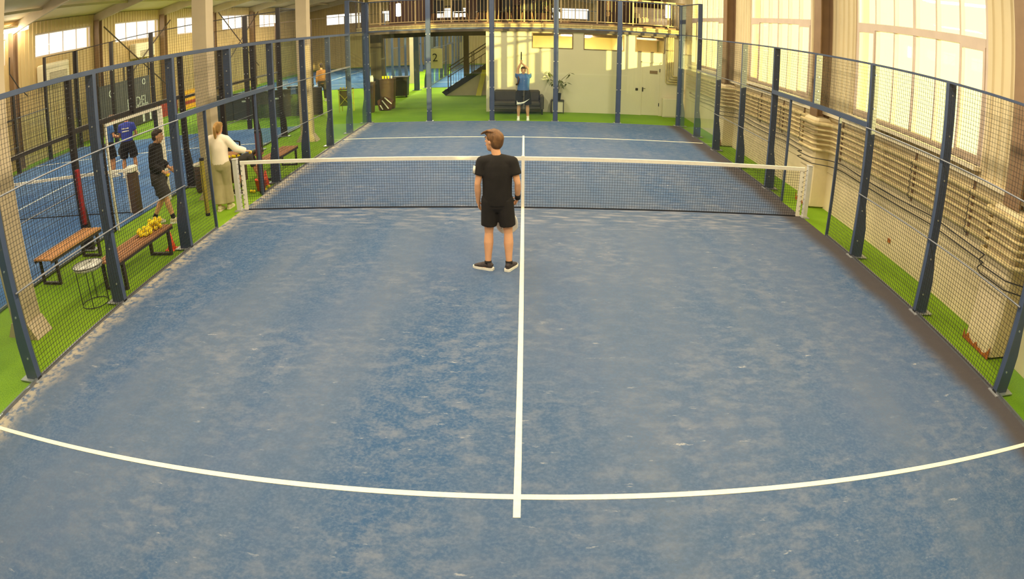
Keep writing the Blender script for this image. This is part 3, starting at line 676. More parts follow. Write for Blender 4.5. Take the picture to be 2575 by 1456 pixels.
cl = [(-3.1, 13.2, 0.3, 'black chair upstairs behind the railing, nearest the bright upstairs window'), (-2.3, 13.6, -0.4, 'black chair upstairs, second from the left'),
      (-1.5, 13.3, 0.2, 'black chair upstairs above the staircase'), (-0.7, 13.5, 2.8, 'black chair upstairs, fourth from the left'), (0.1, 13.2, 0.1, 'black chair upstairs above the man with raised arms'),
      (0.7, 13.6, -2.6, 'black chair upstairs beside the leafy plant')]
for a in cl: chair(*a)
for i, x in enumerate((-2.7, -0.3)):
    t = E('round_table', (x, 14.3, 3.16), ('dark round table upstairs among the left chairs', 'dark round table upstairs among the right chairs')[i], 'table', 'tables upstairs')
    O('table_top', MB().lathe([(0.36, 0), (0.38, 0.01), (0.38, 0.03)], (x, 14.3, 3.16+0.72)), M['dkgrey'], t)
    O('pedestal', MB().lathe([(0.22, 0), (0.2, 0.02), (0.03, 0.04), (0.03, 0.72)], (x, 14.3, 3.16)), M['blk'], t)
for i, (x0, x1, y) in enumerate(((-5.2, -3.75, 14.6), (-2.2, -0.95, 15.4), (-0.75, 0.85, 15.4), (3.2, 4.2, 15.2))):
    c = E('wardrobe', ((x0+x1)/2, y, 3.16), ('tall dark slatted cabinet upstairs at the left end', 'tall dark cabinet upstairs behind the left chairs', 'tall dark cabinet upstairs above the man with raised arms', 'tall brown cabinet upstairs near the right end')[i], 'cabinet', 'tall cabinets upstairs')
    O('body', MB().box(x0, x1, y, y+0.5, 3.16, 5.1), M['wenge'], c)
    k = 3
    for j in range(k):
        w_ = (x1-x0)/k; O('door', MB().box(x0+j*w_+0.01, x0+(j+1)*w_-0.01, y-0.02, y, 3.24, 5.05), M['wenge'], c)
        O('knob', MB().ball((x0+j*w_+0.05, y-0.03, 4.1), 0.02, 6, 5), M['zinc'], c)
so = E('upstairs_sofa', (4.75, 13.8, 3.16), 'cream sofa upstairs at the right end of the mezzanine', 'sofa')
O('seat', MB().rbox(4.1, 5.4, 13.5, 14.2, 3.3, 3.6, 0.05), M['cream'], so); O('backrest', MB().rbox(4.1, 5.4, 14.1, 14.35, 3.3, 4.0, 0.05), M['cream'], so)
for x in (4.1, 5.28): O('armrest', MB().rbox(x, x+0.14, 13.5, 14.2, 3.3, 3.75, 0.04), M['cream'], so)
for x in (4.2, 5.3): O('foot', MB().box(x-0.03, x+0.03, 13.55, 13.61, 3.16, 3.3), M['blk'], so)
for i, (x, y, z, h) in enumerate(((-4.55, 13.2, 3.55, 0.5), (5.2, 13.0, 3.62, 0.5))):
    l = E('pendant_lamp', (x, y, z), ('bright white pendant lamp upstairs at the left end', 'bright white lamp upstairs at the right end')[i], 'lamp', 'lamps upstairs')
    O('shade', MB().lathe([(0.02, 0), (0.085, 0.01), (0.085, h-0.02), (0.02, h)], (x, y, z)), M['lampw'], l, smooth=True)
    O('cord', MB().tube([(x, y, z+h), (x, y, 7.38-0.1462*abs(x+6.35))], 0.006, 5), M['cable'], l)
def plant(name, x, y, z, h, n, label, seed, potm, pr=0.14, ph=0.26, spread=0.38):
    rnd = random.Random(seed); p = E(name, (x, y, z), label, 'plant')
    O('pot', MB().lathe([(pr*0.8, 0), (pr, ph*0.9), (pr*1.05, ph), (pr*0.9, ph), (pr*0.88, ph*0.85)], (x, y, z)), potm, p, smooth=False)
    for k in range(n):
        a = rnd.uniform(0, 2*PI); l = rnd.uniform(0.5, 1.0); hx = math.cos(a)*spread*l; hy = math.sin(a)*spread*l*0.55; top = ph+h*rnd.uniform(0.45, 1.0)
        tip = Vector((x+hx, y+hy, z+top)); st = [(x, y, z+ph*0.9), (x+hx*0.35, y+hy*0.35, z+ph+top*0.5), tuple(tip)]
        s = O('stem', MB().tube(st, [0.010, 0.008, 0.005], 5), M['leafd'], p)
        for q in range(3):
            d = Vector((math.cos(a+q*1.9), 0.5*math.sin(a+q*1.9), rnd.uniform(-0.9, -0.1))).normalized(); L = rnd.uniform(0.16, 0.26); sd = d.cross(Vector((0, 0, 1))).normalized()*L*0.24
            nn = sd.cross(d).normalized()*0.012
            m = MB(); b = tip+Vector((0, 0, -0.04*q)); m.quad(b, b+d*L*0.35+sd, b+d*L*0.5+nn*2).quad(b, b+d*L*0.5+nn*2, b+d*L*0.35-sd).quad(b+d*L*0.35+sd, b+d*L, b+d*L*0.5+nn*2).quad(b+d*L*0.5+nn*2, b+d*L, b+d*L*0.35-sd)
            O('leaf', m, M['leaf'], s)
    return p
plant('potted_plant', 1.05, 13.1, 3.16, 0.7, 7, 'leafy potted plant upstairs behind the railing', 3, M['brn'])
# ------------------------------------------------------------------ sofa, plant and stand in front of the white wall
sf = E('sofa', (-0.25, 11.95, 0), 'dark grey two-seat sofa against the white wall', 'sofa')
O('base', MB().rbox(-1.05, 0.58, 11.62, 12.32, 0.18, 0.30, 0.03), M['sofa'], sf)
for x0, x1 in ((-1.03, -0.24), (-0.23, 0.56)):
    O('seat_cushion', MB().rbox(x0, x1, 11.60, 12.14, 0.30, 0.44, 0.04), M['sofa'], sf)
    O('back_cushion', MB().rbox(x0, x1, 12.10, 12.32, 0.42, 0.81, 0.05), M['sofa'], sf)
for x in (-1.17, 0.56): O('armrest', MB().rbox(x, x+0.13, 11.60, 12.32, 0.18, 0.66, 0.04), M['sofa'], sf)
for x in (-1.12, 0.63):
    for y in (11.65, 12.26): O('foot', MB().prism([(x-0.03, y-0.03, 0.18), (x+0.03, y-0.03, 0.18), (x+0.02, y-0.03, 0), (x-0.02, y-0.03, 0)], (0, 0.06, 0)), M['blk'], sf)
pst = E('plant_stand', (1.17, 12.16, 0), 'small white table with thin dark frame carrying the potted plant', 'stand')
O('top', MB().box(0.95, 1.40, 11.98, 12.34, 0.44, 0.47), M['dkgrey'], pst)
O('panel', MB().box(1.0, 1.36, 12.02, 12.30, 0.05, 0.44), M['white'], pst)
for x in (0.96, 1.38):
    for y in (11.99, 12.32): O('leg', MB().box(x-0.01, x+0.01, y-0.01, y+0.01, 0, 0.44), M['dkgrey'], pst)
plant('potted_plant', 1.17, 12.10, 0.47, 0.80, 9, 'leafy plant in a dark pot beside the sofa', 11, M['blk'], 0.13, 0.25, 0.42)
# ------------------------------------------------------------------ staircase
stc = E('staircase', (-2.5, 18.2, 0), 'dark steel staircase with cream side panel rising to the right under the mezzanine', 'staircase')
sx = lambda t: -3.55+t*2.35
sz = lambda t: 0.06+t*1.52
for y in (17.95, 18.95):
    O('stringer', MB().prism([(sx(0)-0.06, y, 0.16), (sx(0)+0.12, y, 0.0), (sx(1.5), y, sz(1.5)-0.14), (sx(1.5), y, sz(1.5)+0.14)], (0, 0.05, 0)), M['black'], stc)
O('side_panel', MB().prism([(sx(0)+0.12, 17.98, 0.0), (sx(1.35), 17.98, 0.0), (sx(1.35), 17.98, sz(1.35)-0.14)], (0, 0.015, 0)), M['cream'], stc)
for i in range(13):
    t = (i+0.5)/9; O('tread', MB().box(sx(t)-0.02, sx(t)+0.27, 18.0, 18.95, sz(t)+0.10, sz(t)+0.135), M['rod'], stc)
for y in (17.97, 18.97):
    for dz in (0.62, 0.90, 1.05): O('handrail', MB().tube([(sx(0.1), y, sz(0.1)+dz), (sx(1.45), y, sz(1.45)+dz)], 0.02, 6), M['dkbrown'], stc)
    for i in range(14):
        t = 0.1+i*0.1; O('baluster', MB().tube([(sx(t), y, sz(t)+0.05), (sx(t), y, sz(t)+0.62)], 0.009, 5), M['dkbrown'], stc)
    for t in (0.1, 0.55, 1.0): O('newel', MB().box(sx(t)-0.02, sx(t)+0.02, y-0.02, y+0.02, sz(t), sz(t)+1.05), M['dkbrown'], stc)
O('yellow_board', MB().prism([(-2.10, 17.86, 0.0), (-1.86, 17.80, 0.0), (-1.62, 17.94, 1.15), (-1.82, 17.94, 1.15)], (0, 0.015, 0)), M['ylsheet'], label='yellow board leaning against the staircase side', cat='board')
# columns and wall pieces seen under the mezzanine
for i, (x, y, ww, m, lab) in enumerate(((-6.05, 16.0, 0.13, 'dkbrown', 'dark brown steel column behind the brown bins'), (-5.85, 15.2, 0.22, 'steel', 'thick grey column behind the black cart'), (-2.62, 19.3, 0.12, 'dkbrown', 'dark brown steel column passing beside the stair handrail'), (-5.2, 20.9, 0.12, 'blue', 'dark blue thick column behind the left back post'))):
    c = E('mezzanine_column', (x, y, 0), lab, 'column', 'columns under the mezzanine')
    O('shaft', MB().box(x-ww, x+ww, y-ww, y+ww, 0.02, 2.9), M[m], c); O('foot_plate', MB().box(x-ww-0.08, x+ww+0.08, y-ww-0.08, y+ww+0.08, 0, 0.02), M[m], c)
sg = E('court_number_sign', (-4.35, 21.86, 1.0), 'cream court sign with a black number 2 beyond the staircase', 'sign')
O('board', MB().box(-4.72, -4.05, 21.86, 21.885, 1.0, 2.02), M['cream'], sg)
text('number', '2', M['blk'], (-4.42, 21.855, 1.54), (PI/2, 0, 0), 0.58, sg)
# ------------------------------------------------------------------ bins, cart, bag and folding table behind the glass
def bin_(x0, x1, y0, y1, h, m, label, emblem=False, wheels=False, name='waste_bin'):
    b = E(name, ((x0+x1)/2, (y0+y1)/2, 0), label, 'bin', 'bins behind the glass')
    k = 0.04
    mb = MB(); z0 = 0.06 if wheels else 0.0
    lo = [(x0+k, y0+k, z0), (x1-k, y0+k, z0), (x1-k, y1-k, z0), (x0+k, y1-k, z0)]; hi = [(x0, y0, h), (x1, y0, h), (x1, y1, h), (x0, y1, h)]
    i = 0; mb.v = [Vector(p) for p in lo+hi]; mb.f = [(3, 2, 1, 0), (4, 5, 6, 7), (0, 1, 5, 4), (1, 2, 6, 5), (2, 3, 7, 6), (3, 0, 4, 7)]
    O('body', mb, m, b)
    O('lid', MB().rbox(x0-0.02, x1+0.02, y0-0.02, y1+0.02, h, h+0.05, 0.02), m, b)
    O('handle', MB().tube([(x0+0.08, y0-0.01, h-0.12), (x0+0.08, y0-0.05, h-0.12), (x1-0.08, y0-0.05, h-0.12), (x1-0.08, y0-0.01, h-0.12)], 0.012, 6), m, b)
    if emblem:
        O('emblem', MB().prism([((x0+x1)/2-0.05, y0-0.004, h-0.30), ((x0+x1)/2-0.012, y0-0.004, h-0.30), ((x0+x1)/2, y0-0.004, h-0.23), ((x0+x1)/2+0.012, y0-0.004, h-0.30), ((x0+x1)/2+0.05, y0-0.004, h-0.30), ((x0+x1)/2, y0-0.004, h-0.12)], (0, 0.006, 0)), M['tape'], b, label='small pale flame-shaped emblem')
    if wheels:
        for x in (x0+0.06, x1-0.06): O('wheel', MB().tube([(x-0.03, y0+0.05, 0.07), (x+0.03, y0+0.05, 0.07)], 0.07, 10), M['blk'], b)
    return b
bin_(-5.80, -5.44, 12.66, 12.80+0.2, 1.10, M['brn'], 'tall brown waste bin with pale flame emblem right behind the left back post', True)
bin_(-5.42, -4.86, 13.6, 14.0, 1.12, M['brn'], 'brown bin with bottles on top, beside the bag of rackets')
bin_(-5.75, -5.08, 17.6, 18.2, 0.88, M['dkgrey'], 'black wheeled cart furthest back behind the bins', False, True, 'wheeled_cart')
for i in range(7):
    x = -5.76+i*0.045; b = E('bottle', (x, 12.8+0.03*(i % 2), 1.15), 'clear drink bottle standing on the emblem bin', 'bottle', 'bottles on the emblem bin')
    O('body', MB().lathe([(0.028, 0), (0.03, 0.02), (0.03, 0.15), (0.013, 0.2), (0.013, 0.23)], (x, 12.8+0.03*(i % 2), 1.15), 8), M['tape'], b); O('cap', MB().lathe([(0.015, 0), (0.015, 0.02)], (x, 12.8+0.03*(i % 2), 1.38), 8), M['blk'], b)
for i in range(4):
    x = -5.30+i*0.11; b = E('cup', (x, 13.7, 1.17), 'pale cup standing on the brown bin by the racket bag', 'cup', 'cups on the brown bin')
    O('body', MB().lathe([(0.03, 0), (0.042, 0.10), (0.038, 0.10), (0.028, 0.01)], (x, 13.7, 1.17), 8), M['yellow' if i < 3 else 'tape'], b)
bg_ = E('racket_bag', (-5.0, 13.25, 0), 'dark open bag with white racket handles leaning by the brown bins', 'bag')
O('bag_body', MB().prism([(-5.35, 13.1, 0.02), (-4.92, 13.1, 0.02), (-4.82, 13.1, 0.36), (-5.2, 13.1, 0.52), (-5.42, 13.1, 0.38)], (0, 0.3, 0)), M['wenge'], bg_)
for i, (a, b) in enumerate((((-5.22, 0.40), (-4.98, 0.08)), ((-5.12, 0.50), (-4.86, 0.26)), ((-5.3, 0.22), (-5.2, 0.05)))):
    O('racket_handle', MB().tube([(a[0], 13.06, a[1]), (b[0], 13.06, b[1])], 0.024, 7), M['tape'], bg_)
ft = E('folding_table', (-6.65, 13.2, 0), 'small folding table with pale crossed legs behind the left glass corner', 'table')
O('table_top', MB().rbox(-6.90, -6.40, 13.0, 13.5, 0.86, 0.90, 0.01), M['brn'], ft)
for y in (13.04, 13.46):
    O('leg', MB().tube([(-6.88, y, 0), (-6.88, y, 0.86)], 0.016, 6), M['ylsheet'], ft); O('leg', MB().tube([(-6.42, y, 0), (-6.42, y, 0.86)], 0.016, 6), M['ylsheet'], ft)
    O('cross_brace', MB().tube([(-6.88, y, 0.25), (-6.42, y, 0.75)], 0.012, 6), M['ylsheet'], ft); O('cross_brace', MB().tube([(-6.42, y, 0.25), (-6.88, y, 0.75)], 0.012, 6), M['ylsheet'], ft)
O('cloth_panel', MB().box(-6.86, -6.44, 13.06, 13.07, 0.25, 0.84), M['brn'], ft)
for i in range(4):
    x = -6.82+i*0.12; O('tennis_ball', MB().ball((x, 13.12, 0.933), 0.033, 8, 6), M['yellow'], smooth=True, label='yellow ball lying on the folding table', cat='ball', group='balls on the folding table')
lk = E('locker_bench', (-9.87, 17.05, 0), 'low dark cabinet behind the neighbouring court beside the brown-jacketed person', 'cabinet')
O('body', MB().box(-10.4, -9.35, 16.8, 17.3, 0.06, 0.80), M['dkgrey'], lk); O('top', MB().box(-10.45, -9.3, 16.75, 17.35, 0.80, 0.84), M['steel'], lk)
for x in (-10.3, -9.45): O('foot', MB().box(x-0.04, x+0.04, 16.85, 16.93, 0, 0.06), M['blk'], lk)
for x in (-10.1, -9.65): O('door', MB().box(x-0.14, x+0.14, 16.785, 16.8, 0.1, 0.76), M['dkgrey'], lk)
# ------------------------------------------------------------------ benches and gear between the courts
def bench(x0, x1, y0, y1, m, label, h=0.45):
    B = E('slatted_bench', ((x0+x1)/2, (y0+y1)/2, 0), label, 'bench', 'slatted wooden benches')
    n = 6; w_ = (x1-x0)/n; s0 = None
    for k in range(n):
        if s0 is None: s0 = O('slat', MB().rbox(x0+k*w_+0.014, x0+(k+1)*w_-0.014, y0, y1, h-0.035, h, 0.006), m, B)
        else: same(s0, WL[s0]+Vector((k*w_, 0, 0)), B)
    for y in (y0+0.14, y1-0.14):
        for x in (x0+0.03, x1-0.03): O('leg', MB().box(x-0.02, x+0.02, y-0.025, y+0.025, 0.0, h-0.075), M['steel'], B)
        O('foot_bar', MB().box(x0+0.05, x1-0.05, y-0.025, y+0.025, 0.0, 0.04), M['steel'], B)
        O('cross_bar', MB().box(x0+0.01, x1-0.01, y-0.025, y+0.025, h-0.075, h-0.035), M['steel'], B)
    for x in (x0+0.025, x1-0.025): O('side_rail', MB().box(x-0.014, x+0.014, y0+0.01, y1-0.01, h-0.072, h-0.036), M['steel'], B)
    return B
bench(-5.66, -5.22, -3.72, -2.12, M['wood'], 'brown slatted bench with yellow ball bags on it, right behind the left fence')
bench(-7.15, -6.70, -3.60, -2.15, M['woodl'], 'light brown slatted bench against the black neighbouring fence')
bench(-5.66, -5.24, 2.2, 3.9, M['wood'], 'brown slatted bench behind the left fence beyond the net')
bench(-7.0, -6.57, 2.15, 3.6, M['wood'], 'brown slatted bench half hidden behind the woman and the brown barrel')
tb = E('tray_table', (-5.52, -4.05, 0), 'small round tray table with thin black legs behind the left fence', 'table')
tc = Vector((-5.52, -4.05, 0))
O('tray', MB().lathe([(0.02, 0.495), (0.20, 0.497), (0.215, 0.50), (0.228, 0.545), (0.222, 0.547), (0.207, 0.512), (0.02, 0.508)], tc, 28), M['tray'], tb, smooth=True)
O('rim', MB().lathe([(0.222, 0.54), (0.232, 0.545), (0.232, 0.552), (0.222, 0.552)], tc, 28, ring=True), M['blk'], tb)
for a in range(4):
    q = a*PI/2+0.5; x, y = tc.x+0.2*math.cos(q), tc.y+0.2*math.sin(q); O('leg', MB().tube([(x, y, 0), (x, y, 0.53)], 0.007, 6), M['blk'], tb)
O('leg_ring', MB().tube([(tc.x+0.2*math.cos(a*PI/12), tc.y+0.2*math.sin(a*PI/12), 0.012) for a in range(25)], 0.006, 5), M['blk'], tb)
def cone(x, y, h, label):
    c = E('training_cone', (x, y, 0), label, 'cone', 'orange cones')
    O('base', MB().rbox(x-0.09, x+0.09, y-0.09, y+0.09, 0, 0.02, 0.008), M['orange'], c)
    O('body', MB().lathe([(0.075, 0.015), (0.05, h*0.4), (0.016, h), (0.012, h)], (x, y, 0), 18), M['orange'], c, smooth=True)
cone(-5.38, -2.02, 0.28, 'orange training cone standing at the end of the near bench')
cone(-5.32, 1.95, 0.30, 'orange training cone by the crouching child beyond the net post')
# yellow ball bags on the bench
for i, (x, y, n, lab) in enumerate(((-5.44, -2.62, 22, 'lumpy yellow net bag of balls on the bench, the one nearer the camera'), (-5.43, -2.33, 24, 'taller lumpy yellow net bag of balls at the far end of the bench'))):
    rnd = random.Random(i+4); B = E('ball_bag', (x, y, 0.45), lab, 'bag', 'yellow ball bags')
    for k in range(n):
        a = k*2.4; r = 0.028+0.085*math.sqrt(((k*7) % 10)/10); z = 0.45+0.033+(0.045 if k % 3 == 1 else 0.085 if k % 3 == 2 and i else 0)
        O('ball', MB().ball((x+r*math.cos(a)*0.9, y+r*math.sin(a)*1.25, z), 0.034, 8, 6), M['yellow'], B, smooth=True)
    O('drawstring', MB().tube([(x, y, 0.55), (x+0.04, y-0.05, 0.56), (x+0.09, y-0.10, 0.49)], 0.004, 4), M['blk'], B)
def pad(name, x, y, z0, z1, r, m, label, caps=True):
    p = E(name, (x, y, z0), label, 'foam pad', 'foam post pads')
    O('foam', MB().lathe([(r*0.9, z0+0.04), (r, z0+0.06), (r, z1-0.06), (r*0.9, z1-0.04)], (x, y, 0), 14), m, p, smooth=True)
    if caps:
        O('end_cap', MB().lathe([(r*0.95, z0), (r*1.05, z0+0.01), (r*1.05, z0+0.05)], (x, y, 0), 14), M['blk'], p)
        O('end_cap', MB().lathe([(r*1.05, z1-0.05), (r*1.05, z1-0.01), (r*0.95, z1)], (x, y, 0), 14), M['blk'], p)
    O('seam', MB().box(x-0.004, x+0.004, y-r-0.003, y-r+0.004, z0+0.06, z1-0.06), M['blk'], p)
pad('foam_post_pad', -5.12, -1.12, 0.26, 1.24, 0.042, M['ylgreen'], 'olive yellow foam tube with black ends strapped beside the left gate post')
pad('foam_post_pad', -7.16, -2.06, 0.44, 1.46, 0.045, M['red'], 'red foam tube on the black neighbouring fence above the light bench', False)
pad('foam_post_pad', -5.06, 1.13, 0.03, 1.28, 0.06, M['maroon'], 'maroon foam sleeve round the gate post just beyond the net')
# white door frame of the neighbouring gate
gf = E('gate_frame', (-7.22, 0, 0), 'cream gate frame standing in the black neighbouring fence', 'gate frame')
O('top_bar', MB().box(-7.24, -7.19, -1.02, 1.02, 1.93, 1.98), M['tape'], gf)
O('upright', MB().box(-7.24, -7.20, -1.02, -0.985, 0.01, 1.92), M['tape'], gf); O('upright', MB().box(-7.26, -7.18, 0.94, 1.02, 0.01, 1.92), M['tape'], gf)
br = E('wicker_barrel', (-6.66, 1.55, 0), 'brown slatted barrel bin with pale rim behind the left fence', 'bin')
O('drum', MB().lathe([(0.13, 0.0), (0.15, 0.03), (0.155, 0.56), (0.14, 0.58)], (-6.66, 1.55, 0), 18), M['brn'], br, smooth=True)
O('rim', MB().lathe([(0.16, 0.57), (0.17, 0.59), (0.165, 0.62), (0.14, 0.62), (0.13, 0.58)], (-6.66, 1.55, 0), 18, ring=True), M['tape'], br)
for k in range(5): O('hoop', MB().lathe([(0.157, 0), (0.160, 0.01), (0.157, 0.02)], (-6.66, 1.55, 0.08+k*0.1), 18, ring=True), M['steel'], br)
tr = E('ball_trolley', (-5.95, 1.9, 0), 'black ball trolley with a tall handle in front of the woman in white', 'trolley')
O('basket', MB().rbox(-6.13, -5.77, 1.73, 2.03, 0.10, 0.62, 0.02), M['brn'], tr)
O('handle', MB().tube([(-6.15, 1.74, 0.5), (-6.17, 1.72, 0.98), (-5.95, 1.72, 1.02), (-5.75, 1.72, 0.98), (-5.75, 1.74, 0.5)], 0.018, 6), M['blk'], tr)
for x in (-6.09, -5.81): O('wheel', MB().tube([(x-0.015, 1.78, 0.05), (x+0.015, 1.78, 0.05)], 0.05, 10), M['blk'], tr)
for k in range(5): O('tennis_ball', MB().ball((-6.08+0.068*k, 1.82+0.05*(k % 2), 0.653), 0.033, 8, 6), M['yellow'], smooth=True, label='yellow ball lying in the black ball trolley', cat='ball', group='balls in the trolley')
bk = E('orange_bucket', (-5.22, 1.45, 0), 'orange bucket in front of the crouching child', 'bucket')
O('shell', MB().lathe([(0.09, 0.0), (0.12, 0.22), (0.128, 0.22), (0.128, 0.24), (0.112, 0.24), (0.085, 0.02)], (-5.22, 1.45, 0), 18), M['orange'], bk, smooth=True)
O('bail', MB().tube([(-5.22+0.125*math.cos(PI*t/8), 1.45-0.04*math.sin(PI*t/8), 0.22+0.02-0.06*math.sin(PI*t/8)) for t in range(9)], 0.005, 5), M['blk'], bk)
for k, (x, y) in enumerate(((-5.38, 1.28), (-5.14, 1.30), (-5.08, 1.36), (-5.30, 1.25), (-5.12, 1.62))):
    O('tennis_ball', MB().ball((x, y, 0.033), 0.033, 8, 6), M['yellow'], smooth=True, label='yellow ball on the grass by the orange bucket', cat='ball', group='balls by the bucket')
# banners, air conditioners and lamp on the left side
lw_ = E('low_dark_wall', (-10.0, 12.6, 0), 'low dark padded wall behind the neighbouring court end', 'wall pad')
for k in range(4):
    O('pad_panel', MB().rbox(-12.4+k*1.25, -11.17+k*1.25, 12.6, 12.72, 0.02, 1.08, 0.02), M['dkgrey'], lw_)
    O('pale_print', MB().box(-12.0+k*1.25, -11.6+k*1.25, 12.592, 12.6, 0.72, 0.78), M['btext'], lw_)
for k in range(7): O('slat', MB().box(-8.65, -7.45, 12.575, 12.60, 0.12+k*0.13, 0.17+k*0.13), M['steel'], lw_)
bn = E('dark_banner', (-17.22, 13.7, 0.78), 'dark grey banner with pale lettering behind the neighbouring court', 'banner')
O('sheet', MB().box(-17.235, -17.22, 11.5, 15.75, 0.78, 2.25), M['banner'], bn)
text('lettering', 'PADEL', M['btext'], (-17.21, 14.55, 1.12), (PI/2, 0, PI/2), 0.62, bn)
O('racket_graphic', MB().lathe([(0.10, 0), (0.16, 0.004), (0.16, 0.008), (0.10, 0.008)], (-17.218, 12.4, 1.82), 20, (1, 0, 0), True), M['btext'], bn)
O('racket_graphic', MB().lathe([(0.10, 0), (0.15, 0.004), (0.15, 0.008), (0.10, 0.008)], (-17.218, 15.2, 2.0), 20, (1, 0, 0), True), M['btext'], bn)
O('underline', MB().box(-17.218, -17.208, 13.6, 15.5, 0.88, 0.91), M['btext'], bn)
for y in (11.5, 13.6, 15.75): O('banner_post', MB().box(-17.28, -17.24, y-0.03, y+0.03, 0, 2.9), M['black'], bn)
b2 = E('low_banner', (-17.22, 14.0, 0), 'black printed banner below the dark lettering banner', 'banner'); O('sheet', MB().box(-17.235, -17.22, 12.2, 16.0, 0.06, 0.70), M['cgrey'], b2)
for y in (14.9, 15.5): O('print', MB().box(-17.218, -17.21, y, y+0.16, 0.12, 0.6), M['btext'], b2)
b3 = E('red_banner', (-17.22, 17.2, 0), 'red banner sheet behind the neighbouring court', 'banner'); O('sheet', MB().box(-17.235, -17.22, 16.3, 18.3, 0.0, 0.75), M['bred'], b3)
O('hem', MB().box(-17.24, -17.215, 16.3, 18.3, 0.73, 0.77), M['cgrey'], b3)
b4 = E('orange_banner', (-17.22, 20.3, 0.2), 'orange and yellow banner sheet far behind the neighbouring court', 'banner'); O('sheet', MB().box(-17.235, -17.22, 19.0, 21.6, 0.0, 1.0), M['borange'], b4)
O('red_stripe', MB().box(-17.218, -17.21, 19.0, 21.6, 0.25, 0.42), M['bred'], b4)
for i, (y, z) in enumerate(((9.5, 3.0), (16.7, 3.15))):
    a = E('air_conditioner', (-18.2, y, z), ('boxy white air conditioner under the first large left window', 'boxy white air conditioner under the second large left window')[i], 'air conditioner', 'air conditioners')
    O('body', MB().rbox(-18.46, -18.0, y-0.9, y+0.9, z, z+0.75, 0.05), M['acw'], a)
    O('grille', MB().box(-18.01, -17.99, y-0.5, y+0.7, z+0.08, z+0.36), M['acg'], a)
    for k in range(5): O('louvre', MB().box(-17.99, -17.975, y-0.48, y+0.68, z+0.10+k*0.05, z+0.12+k*0.05), M['acw'], a)
wl = E('wall_lamp', (-18.1, 6.9, 5.2), 'glowing strip lamp on the wall at the top left corner', 'lamp')
O('housing', MB().box(-18.25, -17.95, 6.1, 7.7, 5.42, 5.50), M['acw'], wl); O('diffuser', MB().box(-18.22, -17.98, 6.15, 7.65, 5.30, 5.42), M['striplamp'], wl)
for y in (6.4, 7.4): O('bracket', MB().box(-18.47, -18.25, y-0.03, y+0.03, 5.43, 5.48), M['cable'], wl)
O('hanging_cable', MB().tube([(-17.6, 6.1, 4.3), (-17.62, 6.1, 3.7), (-17.5, 6.5, 3.1), (-17.4, 6.9, 2.7)], 0.025, 6), M['cable'], label='dark cable curving down the sunlit left wall', cat='cable')
# ------------------------------------------------------------------ people
def blob(mb, voxel, smooth=6, sub=None):
    """closed overlapping shapes fused into ONE continuous surface."""
    me = bpy.data.meshes.new('tmp'); me.from_pydata([tuple(v) for v in mb.v], [], mb.f); me.update()
    bm = bmesh.new(); bm.from_mesh(me); bmesh.ops.recalc_face_normals(bm, faces=bm.faces); bm.to_mesh(me); bm.free()
    o = bpy.data.objects.new('tmp', me); COL.objects.link(o)
    r = o.modifiers.new('r', 'REMESH'); r.mode = 'VOXEL'; r.voxel_size = voxel
    s = o.modifiers.new('s', 'SMOOTH'); s.factor = 0.5; s.iterations = smooth
    dg = bpy.context.evaluated_depsgraph_get(); out = bpy.data.meshes.new_from_object(o.evaluated_get(dg))
    bpy.data.objects.remove(o); bpy.data.meshes.remove(me)
    out.polygons.foreach_set('use_smooth', [True]*len(out.polygons)); return out
V = Vector
def lerp(a, b, t): return V(a)*(1-t)+V(b)*t
def limb(mb, pts, rad, seg=12):
    """tapered limb through points with ball joints; rad per point."""
    mb.tube(pts, list(rad), seg)
    for p, r in zip(pts, rad):
        rr = r if not isinstance(r, (tuple, list)) else min(r); mb.ball(p, rr*0.98, 10, 8)
def hand(mb, w, d, n, curl=0.5, sc=1.0, right=True):
    """hand from wrist w along d, palm facing n; four unequal curling fingers and a thumb on the palm's side."""
    d = V(d).normalized(); n = V(n); n = (n-d*n.dot(d)).normalized(); s = d.cross(n)*(1 if right else -1); w = V(w)
    mb.tube([w-d*0.01, w+d*0.03*sc, w+d*0.07*sc, w+d*0.092*sc], [(0.024*sc, 0.02*sc), (0.036*sc, 0.018*sc), (0.042*sc, 0.016*sc), (0.038*sc, 0.013*sc)], 10, side=s)
    for k, L in enumerate((0.066, 0.076, 0.071, 0.056)):
        p = w+d*0.088*sc+s*(0.030-0.020*k)*sc; a = 0.0; q = [p-d*0.015]
        for seg in (0.45, 0.32, 0.23):
            a += curl*(0.9 if seg > 0.4 else 1.15); q.append(q[-1]+(d*math.cos(a)+n*math.sin(a))*L*seg*sc*(1.25 if seg > 0.4 else 1))
        mb.tube(q, [0.0098*sc, 0.0094*sc, 0.0088*sc, 0.0076*sc], 7)
    p = w+d*0.025*sc+s*0.032*sc
    q = [p, p+(d*0.6+s*0.75+n*0.3*curl).normalized()*0.035*sc]; q.append(q[-1]+(d*0.9+s*0.25+n*0.55*curl).normalized()*0.035*sc); q.append(q[-1]+(d*0.9-s*0.1*curl+n*0.7*curl).normalized()*0.025*sc)
    mb.tube(q, [0.013*sc, 0.0115*sc, 0.0105*sc, 0.0085*sc], 7)
